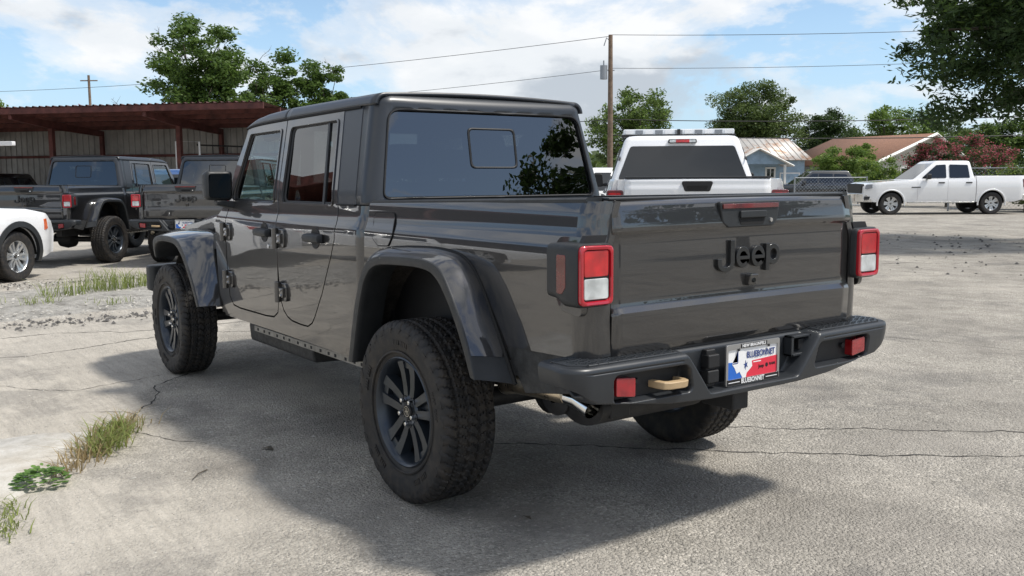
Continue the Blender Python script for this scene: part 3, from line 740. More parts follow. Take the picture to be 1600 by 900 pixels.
        rk = MB(); rk.prism([(.766, .515), (.766, .575), (.776, .58), (.71, .58), (.71, .50)], lambda y, z: Vector((.60, s*(y-.012), z-.004)), lambda y, z: Vector((2.70, s*(y-.012), z-.004))); rk.build('rocker', P, root)
        # fuel door (driver's side)
        if s > 0:
            fdp = roundpoly([(.487, 1.262), (.283, 1.262), (.262, 1.16), (.300, 1.112), (.40, 1.108), (.455, 1.14)], .03)
            plate('fuel_door', [fdp], lambda u, v: (u, ysd(v)+.0035, v), P, root, (), ZLEV, .01, .003, out(s))
            sm = MB(); sm.tube([(a, ysd(c_)+.0005, c_) for a, c_ in fdp]+[(fdp[0][0], ysd(fdp[0][1])+.0005, fdp[0][1])], .0038, 5); sm.build('fuel_door_seam', MAT['gap'], root)
        # ---------------- bed side
        rc = .085; U0 = .548; UA = U0+1.025; UB = UA+rc*PI/2
        def bedmap(u, v):
            w = ysd(v)-.002
            if v > 1.285: w -= .010*S((v-1.285)/.05)
            if u <= UA: return (U0-u, s*w, v)
            if u <= UB:
                t = (u-UA)/(UB-UA)*PI/2; return (U0-UA-rc*math.sin(t), s*(w-rc+rc*math.cos(t)), v)
            return (U0-UA-rc, s*(w-rc-(u-UB)), v)
        def X(x): return U0-x
        arch = [(.575, .50), (.55, .72), (.52, .87), (.47, 1.00), (.40, 1.065), (.28, 1.095), (-.06, 1.108), (-.28, 1.095), (-.38, 1.05), (-.48, .95), (-.56, .83), (-.62, .755)]
        topr = [(x, zrail(x)) for x in (-1.02, -.6, -.2, .2, .5)]
        ol = [(X(x), z) for x, z in arch[2:]]+[(X(-.62), .772), (UA, .785), (UB, .79), (UB+.022, .79), (UB+.022, 1.336), (UB, 1.338)]+[(X(x), z) for x, z in topr]+[(X(.548), zrail(.548)), (X(.548), .87)]
        bs = plate('bed_side', [ol], bedmap, P, root, [UA+(UB-UA)*i/8 for i in range(9)], ZLEV, .02, .004, lambda c, s=s: Vector((-.8 if c.x < -1.03 else 0, s, 0)))
        # front lower piece of the bed below the seam
        plate('bed_front_lower', [[(X(.548), .868), (X(.548), .52), (X(.50), .52), (X(.525), .868)]], bedmap, P, root, (), ZLEV, .02, .003, out(s))
        # rail cap and inner wall
        cap = MB()
        for i in range(8):
            xa = lerp(.545, -1.05, i/8); xb = lerp(.545, -1.05, (i+1)/8)
            V = []
            for x in (xa, xb):
                z = zrail(x); V += [(x, s*.752, z-.004), (x, s*.752, z+.007), (x, s*.742, z+.014), (x, s*.66, z+.012), (x, s*.66, z-.02)]
            cap.add(V, [(0,1,6,5), (1,2,7,6), (2,3,8,7), (3,4,9,8)]+([(0,1,2,3,4)] if i == 0 else [])+([(9,8,7,6,5)] if i == 7 else []))
        cap.build('bed_rail_cap', PL, root)
        iw = MB(); iw.box(-1.06, .53, s*.62, s*.66, .80, 1.31); iw.build('bed_inner_wall', MAT['black'], root)
        # lower valance behind the wheel
        va = MB(); va.prism([(-.60, .775), (-.72, .60), (-1.04, .655), (-1.06, .785)], lambda x, z: Vector((x, s*(ysd(z)-.03), z)), lambda x, z: Vector((x, s*(ysd(z)-.008), z)))
        va.build('rear_valance', MAT['plastic_dirty'], root, 30, .004)
        # ---------------- rear wheel flare: crest, paint edge, lip stations (x, z)
        ST = [((.425, .560), (.470, .560), (.560, .545)), ((.372, .745), (.415, .76), (.535, .78)), ((.325, .88), (.365, .90), (.50, .92)), ((.272, .975), (.300, 1.010), (.44, 1.035)),
              ((.175, 1.034), (.195, 1.073), (.30, 1.098)), ((-.05, 1.051), (-.06, 1.092), (-.06, 1.122)), ((-.245, 1.049), (-.255, 1.091), (-.28, 1.112)), ((-.335, 1.020), (-.365, 1.062), (-.385, 1.075)),
              ((-.405, .955), (-.440, .985), (-.462, 1.00)), ((-.475, .86), (-.512, .88), (-.535, .89)), ((-.530, .765), (-.570, .775), (-.612, .765)), ((-.580, .662), (-.618, .655), (-.690, .632))]
        flare(root, s, ST, [.934]*12, .790, P, PL, split=10.3)
        # wheel well liner
        wl = []
        for i in range(17):
            a = lerp(R(2), R(163), i/16); wl.append((.56*math.cos(a), .53+.56*math.sin(a)))
        grid('wheel_well', lambda u, v: (wl[int(u)][0], s*v, wl[int(u)][1]), list(range(17)), (.42, .55, .70, .79), MAT['liner'], root, 60)
        # ---------------- front flare
        FT = [((2.748, .575), (2.705, .580), (2.690, .575)), ((2.80, .645), (2.755, .66), (2.715, .68)), ((2.87, .735), (2.825, .755), (2.745, .79)), ((2.955, .825), (2.915, .855), (2.785, .905)),
              ((3.05, .905), (3.01, .940), (2.83, .985)), ((3.17, .962), (3.135, 1.005), (2.90, 1.043)), ((3.33, .978), (3.32, 1.022), (3.15, 1.060)), ((3.52, .975), (3.53, 1.018), (3.45, 1.055)),
              ((3.68, .950), (3.71, .995), (3.72, 1.035)), ((3.79, .905), (3.83, .945), (3.90, .99)), ((3.86, .83), (3.90, .865), (4.0, .93))]
        flare(root, s, FT, [.934]*8+[.925, .905, .88], .72, P, PL, split=-1, inner=[.775]*4+[.76, .73, .70, .68, .67, .66, .66])
        fl = []
        for i in range(13):
            a = lerp(R(12), R(172), i/12); fl.append((3.487+.52*math.cos(a), .46+.52*math.sin(a)))
        grid('wheel_well', lambda u, v: (fl[int(u)][0], s*v, fl[int(u)][1]), list(range(13)), (.40, .55, .72), MAT['liner'], root, 60)
        # fender side and vent
        fs = plate('fender_side', [[(2.71, .56), (2.78, .90), (2.84, 1.0), (2.95, 1.055), (3.9, 1.01), (3.95, 1.06), (3.3, 1.14), (2.71, 1.165)]], lambda u, v: (u, s*lerp(.775, .63, S((u-2.7)/.5)*1.), v), P, root, [2.75+.06*i for i in range(12)], ZLEV[::2], .015, .004, out(s))
        vt = MB(); vt.prism(roundpoly([(2.80, .955), (2.80, 1.06), (2.735, 1.06), (2.735, .955)], .012), lambda x, z: Vector((x, s*.750, z)), lambda x, z: Vector((x, s*.783, z))); vt.build('fender_vent', PL, fs, 30, .004)
        # ---------------- mirror
        mb = MB(); sec = []
        for (dx, sh) in ((0, .88), (.012, 1.0), (.05, 1.0), (.10, .93), (.13, .62)):
            pl = roundpoly([(.775, 1.285), (.942, 1.292), (.940, 1.474), (.768, 1.474)], .028, 4)
            cy_, cz_ = .857, 1.381
            sec.append([(2.415+dx, s*(cy_+(y-cy_)*sh), cz_+(z-cz_)*sh) for y, z in pl])
        n = len(sec[0]); V = [p for q in sec for p in q]
        F = [(i*n+j, i*n+(j+1) % n, (i+1)*n+(j+1) % n, (i+1)*n+j) for i in range(4) for j in range(n)]+[tuple(range(n)), tuple(range(5*n-1, 4*n-1, -1))]
        mb.add(V, F); mo = mb.build('mirror', MAT['black'] if False else PL, root, 50)
        pl = roundpoly([(.790, 1.302), (.926, 1.307), (.924, 1.457), (.785, 1.457)], .02, 4)
        gl = MB(); gl.prism(pl, lambda y, z: Vector((2.411, s*y, z)), lambda y, z: Vector((2.43, s*y, z))); gl.build('mirror_glass', MAT['mirror_glass'], mo)
        ar = MB(); ar.add([(2.40, s*.76, 1.235), (2.40, s*.885, 1.262), (2.40, s*.885, 1.288), (2.40, s*.76, 1.283), (2.50, s*.76, 1.225), (2.49, s*.875, 1.262), (2.49, s*.875, 1.288), (2.50, s*.76, 1.283)], [(0,1,2,3), (7,6,5,4), (0,4,5,1), (1,5,6,2), (2,6,7,3), (3,7,4,0)])
        ar.build('mirror_arm', PL, mo, 30, .008)
        # A pillar
        ap = MB(); ap.add([(2.51, s*(ysd(1.26)+.002), 1.255), (2.62, s*(ysd(1.26)-.03), 1.245), (2.60, s*(ysd(1.26)-.09), 1.25), (2.50, s*(ysd(1.26)-.06), 1.255),
                           (2.352, s*(ysd(1.75)+.002), 1.755), (2.42, s*(ysd(1.75)-.03), 1.752), (2.40, s*(ysd(1.75)-.09), 1.755), (2.34, s*(ysd(1.75)-.06), 1.755)], [(0,1,2,3), (7,6,5,4), (0,4,5,1), (1,5,6,2), (2,6,7,3), (3,7,4,0)])
        ap.build('windscreen_pillar', P, root, 30, .012)
        # ---------------- tail lamp
        xl = -1.140
        hs = MB(); sec = []
        base = [(.702, .978), (.702, 1.196), (.862, 1.198), (.862, .978)]
        for x, sh, zsh in ((-1.136, .96, .96), (-1.128, 1, 1), (-1.06, 1.0, 1.0), (-1.00, 1.0, .99), (-.955, .98, .95)):
            cyl = .79
            pl = roundpoly(base, .026, 4)
            sec.append([(x, s*(cyl+(y-cyl)*sh - (0 if x < -1.0 else .012)), 1.087+(z-1.087)*zsh + (.0 if x < -1.0 else .02 if z < 1.05 else 0)) for y, z in pl])
        n = len(sec[0]); V = [p for q in sec for p in q]
        F = [(i*n+j, i*n+(j+1) % n, (i+1)*n+(j+1) % n, (i+1)*n+j) for i in range(4) for j in range(n)]+[tuple(range(n)), tuple(range(5*n-1, 4*n-1, -1))]
        hs.add(V, F); lo = hs.build('tail_lamp', PL, root, 50)
        pan = MB(); pan.prism(roundpoly([(-.945, 1.02), (-.98, .955), (-1.10, .935), (-1.10, 1.215), (-.945, 1.215)], .03), lambda x, z: Vector((x, s*.785, z)), lambda x, z: Vector((x, s*(ysd(z)+.012), z)))
        pan.build('lamp_pocket', P, lo, 40, .008)
        rg = []
        for sh, x in ((.985, -1.136), (.985, -1.148), (.945, -1.152), (.86, -1.150), (.83, -1.143), (.83, -1.136)):
            pl = roundpoly([(.707, .984), (.707, 1.191), (.857, 1.193), (.857, .984)], .024, 5)
            rg.append([(x, s*(.782+(y-.782)*(sh if sh > .95 else sh-.03)), 1.088+(z-1.088)*sh) for y, z in pl])
        n = len(rg[0]); V = [p for q in rg for p in q]
        F = [(i*n+j, i*n+(j+1) % n, (i+1)*n+(j+1) % n, (i+1)*n+j) for i in range(5) for j in range(n)]
        mk('lamp_bezel', V, F, MAT['bezel_red'], lo, 50, recalc=True)
        bk = MB(); bk.prism(roundpoly([(.722, 1.0), (.722, 1.178), (.843, 1.178), (.843, 1.0)], .012), lambda y, z: Vector((-1.138, s*y, z)), lambda y, z: Vector((-1.141, s*y, z))); bk.build('lamp_backing', MAT['black'], lo)
        for nm, za, zb, mt_ in (('stop_lens', 1.084, 1.174, 'lens_red'), ('reverse_lens', 1.006, 1.078, 'lens_clear')):
            q = MB(); q.prism(roundpoly([(.729, za), (.729, zb), (.838, zb), (.838, za)], .010), lambda y, z: Vector((-1.140, s*y, z)), lambda y, z: Vector((-1.147, s*y, z))); q.build(nm, MAT[mt_], lo, 40, .003)
        q = MB(); q.prism(roundpoly([(-1.075, 1.045), (-1.055, 1.022), (-1.025, 1.022), (-1.025, 1.158), (-1.075, 1.158)], .008), lambda x, z: Vector((x, s*.855, z)), lambda x, z: Vector((x, s*.8635, z))); q.build('side_marker_lens', MAT['lens_red_dark'], lo, 40, .002)
        tp = MB(); tp.prism([(.715, 1.196), (.705, 1.222), (.80, 1.222), (.815, 1.196)], lambda y, z: Vector((-1.09, s*y, z)), lambda y, z: Vector((-1.112, s*y, z))); tp.build('lamp_cap', MAT['black'], lo)
        # ---------------- chassis
        fr = MB(); fr.box(-.93, 4.1, s*.42, s*.52, .50, .62); fr.build('frame_rail', MAT['frame'], root, 30, .006)
        sk = MB(); sk.tube([(-.16, s*.60, .40), (-.20, s*.56, .92)], [.032, .028], 10); sk.tube([(-.16, s*.60, .40), (-.19, s*.57, .66)], .042, 10)
        sk.build('shock_absorber', MAT['frame'], root)
        ln = MB(); ln.tube([(-.17, s*.63, .33), (.9, s*.55, .47)], .022, 8); ln.box(-.20, -.13, s*.58, s*.66, .29, .37); ln.build('control_arm', MAT['frame'], root)
    # spring / axle / tank / exhaust
    ax = MB(); ax.tube([(0, -.70, .405), (0, .70, .405)], .048, 12); ax.lathe([(-.16, .05), (-.12, .13), (0, .155), (.12, .13), (.16, .05)], 20, Matrix.Translation((.0, -.02, .405))); ax.build('rear_axle', MAT['frame'], root, 50)
    fx = MB(); fx.tube([(3.487, -.70, .405), (3.487, .70, .405)], .045, 12); fx.lathe([(-.13, .05), (0, .13), (.13, .05)], 16, Matrix.Translation((3.487, -.2, .405))); fx.build('front_axle', MAT['frame'], root, 50)
    tk = MB(); tk.prism(roundpoly([(.36, .36), (.69, .37), (.70, .50), (.36, .50)], .03), lambda y, z: Vector((1.42, y, z)), lambda y, z: Vector((2.42, y, z))); tk.build('fuel_tank', MAT['plastic_dirty'], root, 40, .015)
    sk = MB(); sk.box(.62, 1.30, .48, .60, .415, .50); sk.tube([(.60, .62, .44), (1.28, .62, .455)], .028, 10); sk.build('underbody_shield', MAT['frame'], root, 30, .01)
    ex = MB(); ex.lathe([(-.26, .02), (-.25, .085), (.25, .085), (.26, .02)], 24, Matrix.Translation((-.66, .33, .54)) @ Matrix.Diagonal((1, 1, .78, 1))); ex.build('muffler', MAT['frame'], root, 50)
    pp = MB(); pp.tube([(-.30, .56, .53), (-.48, .63, .575), (-.66, .645, .592), (-.80, .63, .592)], .040, 14); pp.build('exhaust_pipe', MAT['steel_warm'], root, 50)
    tp = MB(); tp.tube([(-.76, .630, .588), (-.86, .622, .582), (-.935, .616, .556)], [.036, .038, .039], 18, cap=False); tp.tube([(-.934, .616, .556), (-.80, .625, .586)], .034, 18, cap=False); tp.build('exhaust_tip', MAT['chrome'], root, 50, recalc=False)
    rs = MB(); rs.lathe([(-.30, .02), (-.28, .10), (.28, .10), (.30, .02)], 24, Matrix.Translation((-.80, .28, .54)) @ Matrix.Diagonal((1.3, 1, .8, 1))); rs.build('resonator', MAT['frame'], root, 50)
    und = MB(); und.box(-1.02, .54, -.66, .66, .62, .80); und.build('bed_floor', MAT['black'], root)
    fb = MB(); fb.box(.50, .535, -.68, .68, .70, 1.30); fb.build('bed_front_wall', MAT['black'], root)
    for x in (-.15, 3.487):
        pass
    # ---------------- tailgate
    TGX = [(.775, -1.098), (.79, -1.108), (.81, -1.115), (.925, -1.121), (.940, -1.1205), (.962, -1.108), (.975, -1.106), (1.10, -1.107), (1.205, -1.1045), (1.219, -1.1075), (1.230, -1.1145), (1.243, -1.1155), (1.30, -1.106), (1.322, -1.101), (1.332, -1.094), (1.338, -1.08), (1.339, -1.06)]
    tz = [a for a, b in TGX]; tx = [b for a, b in TGX]
    def tgmap(y, t):
        k = t*(len(TGX)-1); i = min(int(k), len(TGX)-2); f = k-i
        z = lerp(tz[i], tz[i+1], f); x = lerp(tx[i], tx[i+1], f)
        c = 1-(y/.70)**2
        return (x-.008*c, y, z+.004*c)
    yl = lin(-.682, .682, 29)
    tg = grid('tailgate', tgmap, yl, lin(0, 1, 65), P, root, 25, flip=True, bevel=.0, solid=.03)
    ibox = MB(); ibox.box(-1.07, -1.04, -.67, .67, .79, 1.325); ibox.build('tailgate_inner', MAT['black'], tg)
    ct = MB(); ct.box(-1.085, -1.035, -.675, .675, 1.3385, 1.350); ct.build('tailgate_cap', PL, tg, 30, .005)
    YC = -.018
    bz = roundpoly([(YC+.172, 1.327), (YC+.152, 1.245), (YC+.12, 1.226), (YC-.14, 1.226), (YC-.166, 1.245), (YC-.182, 1.327)], [.012, .03, .03, .03, .03, .012])
    b = MB(); b.prism(bz, lambda y, z: Vector((-1.10, y, z)), lambda y, z: Vector((-1.127, y, z))); hb = b.build('handle_bezel', PL, tg, 40, .006)
    b = MB(); b.prism([(YC+.158, 1.318), (YC+.155, 1.299), (YC-.165, 1.299), (YC-.168, 1.318)], lambda y, z: Vector((-1.12, y, z)), lambda y, z: Vector((-1.1325, y, z))); b.build('brake_light', MAT['lens_red_dark'], hb, 40, .002)
    b = MB(); b.prism(roundpoly([(YC+.062, 1.290), (YC+.062, 1.262), (YC-.09, 1.262), (YC-.09, 1.290)], .006), lambda y, z: Vector((-1.12, y, z)), lambda y, z: Vector((-1.138, y, z))); b.build('tailgate_handle', PL, hb, 40, .004)
    b = MB(); b.prism(roundpoly([(YC+.066, 1.262), (YC+.05, 1.236), (YC-.08, 1.236), (YC-.094, 1.262)], .008), lambda y, z: Vector((-1.11, y, z)), lambda y, z: Vector((-1.1285, y, z))); b.build('handle_recess', MAT['gap'], hb)
    b = MB(); b.lathe([(0, .009), (.005, .008), (.005, .001)], 12, Matrix.Translation((-1.127, YC-.125, 1.25)) @ Matrix.Rotation(-PI/2, 4, 'Z') @ Matrix.Scale(-1, 4, (0,1,0))); b.build('key_lock', MAT['chrome'], hb)
    rear = Matrix(((0, 0, -1, 0), (-1, 0, 0, 0), (0, 1, 0, 0), (0, 0, 0, 1)))     # text plane facing backwards
    badge = lettering(tg, rear)
    b = MB(); b.prism(roundpoly([(-.012, 1.042), (-.062, 1.042), (-.060, .995), (-.014, .995)], .008), lambda y, z: Vector((-1.10, y, z)), lambda y, z: Vector((-1.132-.30*max(0, z-1.0), y, z))); cm = b.build('reversing_camera', P, tg, 40, .006)
    b = MB(); b.lathe([(0, .011), (.004, .009), (.004, .001)], 14, Matrix.Translation((-1.137, -.038, 1.018)) @ Matrix.Rotation(PI/2, 4, 'Z')); b.build('camera_lens', MAT['mirror_glass'], cm)
    # ---------------- hardtop
    hardtop(root)
    # ---------------- rear bumper
    bumper(root)
    licence(root, rear)
    # ---------------- hood, grille, front bumper, windscreen
    hd = grid('hood', lambda u, v: (lerp(2.60, 4.02, u), v*lerp(.655, .52, u), lerp(1.215, 1.10, u**1.3)+.045*(1-abs(v)**2.5)-.05*S((u-.93)/.07)-.04*S((abs(v)-.88)/.12)), lin(0, 1, 24), lin(-1, 1, 25), P, root, 60)
    eb = MB(); eb.prism([(.62, .62), (.66, 1.19), (-.66, 1.19), (-.62, .62)], lambda y, z: Vector((2.58, y, z)), lambda y, z: Vector((2.75, y, z-.03)));
    eb.prism([(.44, .62), (.60, 1.10), (-.60, 1.10), (-.44, .62)], lambda y, z: Vector((2.75, y, z)), lambda y, z: Vector((3.98, y*.9, z-.03))); eb.build('engine_bay', MAT['black'], root)
    gr = MB(); gr.prism(roundpoly([(.56, .72), (.60, 1.08), (-.60, 1.08), (-.56, .72)], .06), lambda y, z: Vector((3.98, y, z)), lambda y, z: Vector((4.06, y, z))); go = gr.build('grille', P, root, 40, .01)
    for k in range(7):
        q = MB(); yy = (k-3)*.085; q.box(4.055, 4.063, yy-.022, yy+.022, .78, 1.02); q.build('grille_slot', MAT['gap'], go)
    for sg in (1, -1):
        q = MB(); q.lathe([(0, .085), (.02, .08), (.03, .06), (.032, .001)], 24, Matrix.Translation((4.06, sg*.43, .93)) @ Matrix.Rotation(-PI/2, 4, 'Z')); q.build('headlight', MAT['lens_clear'], go)
    fb = MB(); fb.prism(roundpoly([(3.98, .90), (4.10, .90), (4.24, .55), (4.26, 0), (4.24, -.55), (4.10, -.90), (3.98, -.90)], .05), lambda x, y: Vector((x, y, .56)), lambda x, y: Vector((x, y, .76))); fb.build('front_bumper', PL, root, 40, .02)
    ws = MB(); ws.add([(2.545, .68, 1.26), (2.545, -.68, 1.26), (2.375, -.61, 1.745), (2.375, .61, 1.745)], [(0,1,2,3)]); ws.build('windscreen', MAT['glass_clear'], root)
    hdm = MB(); hdm.box(2.34, 2.43, -.62, .62, 1.735, 1.775); hdm.box(2.54, 2.66, -.68, .68, 1.20, 1.262); hdm.build('windscreen_frame', P, root, 30, .01)
    # ---------------- interior
    ds = MB(); ds.prism([(2.32, 1.05), (2.30, 1.20), (2.40, 1.255), (2.56, 1.24), (2.58, 1.05)], lambda x, z: Vector((x, .70, z)), lambda x, z: Vector((x, -.70, z))); ds.build('dashboard', MAT['interior'], root, 30, .02)
    sw = MB(); c0 = Vector((2.17, .38, 1.20)); ax_ = Vector((-.9, 0, .45)).normalized(); e1 = Vector((0, 1, 0)); e2 = ax_.cross(e1)
    sw.tube([c0+.185*(math.cos(2*PI*i/28)*e1+math.sin(2*PI*i/28)*e2) for i in range(29)], .016, 8)
    for an in (R(0), R(180), R(270)): sw.tube([c0, c0+.18*(math.cos(an)*e1+math.sin(an)*e2)], .018, 6)
    sw.tube([c0-ax_*.25, c0+ax_*.01], .04, 10); sw.build('steering_wheel', MAT['interior'], root)
    for y in (.37, -.37):
        for x in (1.62, .93):
            st = MB(); lean = .10
            def sb(wd, z0, z1, x0, x1, tk_):
                pl = roundpoly([(-wd, z0), (-wd*.92, z1), (wd*.92, z1), (wd, z0)], .05)
                st.prism(pl, lambda a, z: Vector((x0-(z-z0)*.22, y+a, z)), lambda a, z: Vector((x0+tk_-(z-z0)*.22, y+a, z)))
            sb(.25, 1.02, 1.40, x, 0, .13); sb(.13, 1.42, 1.60, x-.085, 0, .09)
            st.box(x-.07, x-.05, y-.05, y-.035, 1.36, 1.46); st.box(x-.07, x-.05, y+.035, y+.05, 1.36, 1.46)
            st.build('seat', MAT['seat'], root, 40, .02)
    rb = MB()
    for sg in (1, -1):
        rb.tube([(.80, sg*.58, 1.1), (.86, sg*.56, 1.70), (1.70, sg*.56, 1.735), (2.30, sg*.57, 1.69)], .035, 8); rb.tube([(1.68, sg*.60, 1.1), (1.70, sg*.56, 1.73)], .04, 8)
    for x, z in ((.86, 1.70), (1.70, 1.735)): rb.tube([(x, -.56, z), (x, .56, z)], .03, 8)
    rb.build('roll_bar', MAT['interior'], root)
    im = MB(); im.prism(roundpoly([(-.12, 1.62), (-.12, 1.68), (.12, 1.68), (.12, 1.62)], .02), lambda y, z: Vector((2.27, y, z)), lambda y, z: Vector((2.30, y, z))); im.tube([(2.30, 0, 1.66), (2.37, 0, 1.73)], .01, 6); im.build('inside_mirror', MAT['interior'], root)
    for (x, y, sd_, rl) in ((0, .80, 1, R(8)), (3.487, .80, 1, R(31)), (0, -.80, -1, R(50)), (3.487, -.80, -1, R(12))):
        place_wheel(root, WH_OFF, x, y, .4025, sd_, rl)
    return root

def flare(root, s, ST, ylip, ybody, P, PL, split, inner=None):
    """lofted wheel flare: painted top and a moulded lip"""
    n = len(ST); N_ = (n-1)*4+1
    def cr(vals, t):
        k = min(int(t), n-2); f = t-k
        p = [vals[max(0, k-1)], vals[k], vals[k+1], vals[min(n-1, k+2)]]
        return .5*((2*p[1])+(-p[0]+p[2])*f+(2*p[0]-5*p[1]+4*p[2]-p[3])*f*f+(-p[0]+3*p[1]-3*p[2]+p[3])*f**3)
    def st(t):
        q = [cr([S_[i][j] for S_ in ST], t) for i in range(3) for j in range(2)]
        return (q[0], q[1]), (q[2], q[3]), (q[4], q[5]), cr(ylip, t), cr(inner, t) if inner else ybody
    ts = lin(0, n-1, N_)
    V = []; 
    for t in ts:
        L_, U_, K_, yl_, yb = st(t)
        row = []
        for f in (0., .25, .5, .72, .88, .97, 1.):
            y = lerp(yb, yl_-.006, f); w = f**1.6
            bul = .010*math.sin(PI*f)
            x = lerp(K_[0], U_[0], w); z = lerp(K_[1], U_[1], w)+bul*(1 if abs(U_[1]-L_[1]) > .02 else .4)
            row.append((x, s*y, z))
        V.append(row)
    nt = [i for i, t in enumerate(ts) if split < 0 or t <= split]
    m = 7; VV = [p for i in nt for p in V[i]]
    F = [(i*m+k, (i+1)*m+k, (i+1)*m+k+1, i*m+k+1) for i in range(len(nt)-1) for k in range(m-1)]
    fo = mk('wheel_flare', VV, F, P, root, 40, recalc=True)
    rows = []
    for t in ts:
        L_, U_, K_, yl_, yb = st(t)
        painted = split < 0 or t <= split-.26
        r = [] if painted else [(K_[0], s*yb, K_[1]), (lerp(K_[0], U_[0], .4), s*lerp(yb, yl_, .5), lerp(K_[1], U_[1], .4)+.006)]
        a = Vector((U_[0], U_[1])); b = Vector((L_[0], L_[1]))
        pts = [(a, yl_-.010), (a, yl_-.004), (lerp(a, b, .08), yl_+.001), (lerp(a, b, .5), yl_+.003), (lerp(a, b, .9), yl_), (b, yl_-.008), (b, yl_-.03), (lerp(a, b, .8), yb+.005)]
        pts = [(p.x, s*y, p.y) for p, y in pts]
        if not painted: pts[0] = (U_[0], s*(yl_-.010), U_[1])
        rows.append((r if r else [(U_[0], s*(yl_-.012), U_[1]), (U_[0], s*(yl_-.011), U_[1])])+pts)
    m = 10; VV = [p for r in rows for p in r]
    F = [(i*m+k, (i+1)*m+k, (i+1)*m+k+1, i*m+k+1) for i in range(len(rows)-1) for k in range(m-1)]
    F.append(tuple(range(m))); F.append(tuple((len(rows)-1)*m+k for k in range(m))[::-1])
    mk('flare_lip', VV, F, PL, fo, 40, recalc=True)
    # thin dark seal where the flare meets the body
    sl = MB(); sl.tube([(st(t)[2][0], s*(st(t)[4]+.006), st(t)[2][1]) for t in ts], .009, 5); sl.build('flare_seal', MAT['gap'], fo)

def lettering(tg, rear):
    """raised dark word on the tailgate, drawn from strokes"""
    b = []
    H = .098
    def ring(cx, cz, r, a0, a1, w, n=22, sx=1.):
        o = [(cx+sx*(r)*math.cos(lerp(a0, a1, i/n)), cz+r*math.sin(lerp(a0, a1, i/n))) for i in range(n+1)]
        q = [(cx+(sx*r-w)*math.cos(lerp(a0, a1, i/n)), cz+(r-w)*math.sin(lerp(a0, a1, i/n))) for i in range(n+1)]
        return o+q[::-1]
    # local x to the right as seen from behind, z up; cap height H, x height .066
    w = .020; r = .0415
    polys = []
    hook = [(.048+.047*math.cos(a), .047*.72*math.sin(a)-.002) for a in [lerp(0, -PI, i/18) for i in range(19)]]
    inn = [(.048+.0245*math.cos(a), .0245*.6*math.sin(a)-.002) for a in [lerp(-PI, 0, i/14) for i in range(15)]]
    polys.append(('J', [(.095, -.002), (.095, .086), (.072, .086), (.072, .010)]+inn[::-1]+[(.0235, .016), (.001, .016)]+hook[::-1]))
    for cx in (.144, .232):
        polys.append(('e', ring(cx, r-.024, r, R(-48), R(352), w, 26, .95)))
        polys.append(('e', [(cx-.030, r-.024-.010), (cx+.038, r-.024-.010), (cx+.038, r-.024+.006), (cx-.030, r-.024+.006)]))
    cx = .322
    polys.append(('p', ring(cx, r-.020, r, R(-165), R(185), w, 26, .98)))
    polys.append(('p', [(cx-.0445, -.042), (cx-.0225, -.042), (cx-.0225, 2*r-.018), (cx-.0445, 2*r-.018)]))
    root = None
    mb = {}
    for i, (ch, pl) in enumerate(polys):
        q = mb.setdefault((ch, 0 if ch != 'e' else round(pl[0][0] > .20)), MB())
        dx = .0004*i
        z0 = 1.092; x0 = -.1815
        q.prism(pl, lambda a, z: Vector((-1.112, -.022-(a+x0), z0+z)), lambda a, z: Vector((-1.128-dx, -.022-(a+x0), z0+z)))
    for k, q in mb.items(): q.build('raised_letter', MAT['letter'], tg, 40, .0022)

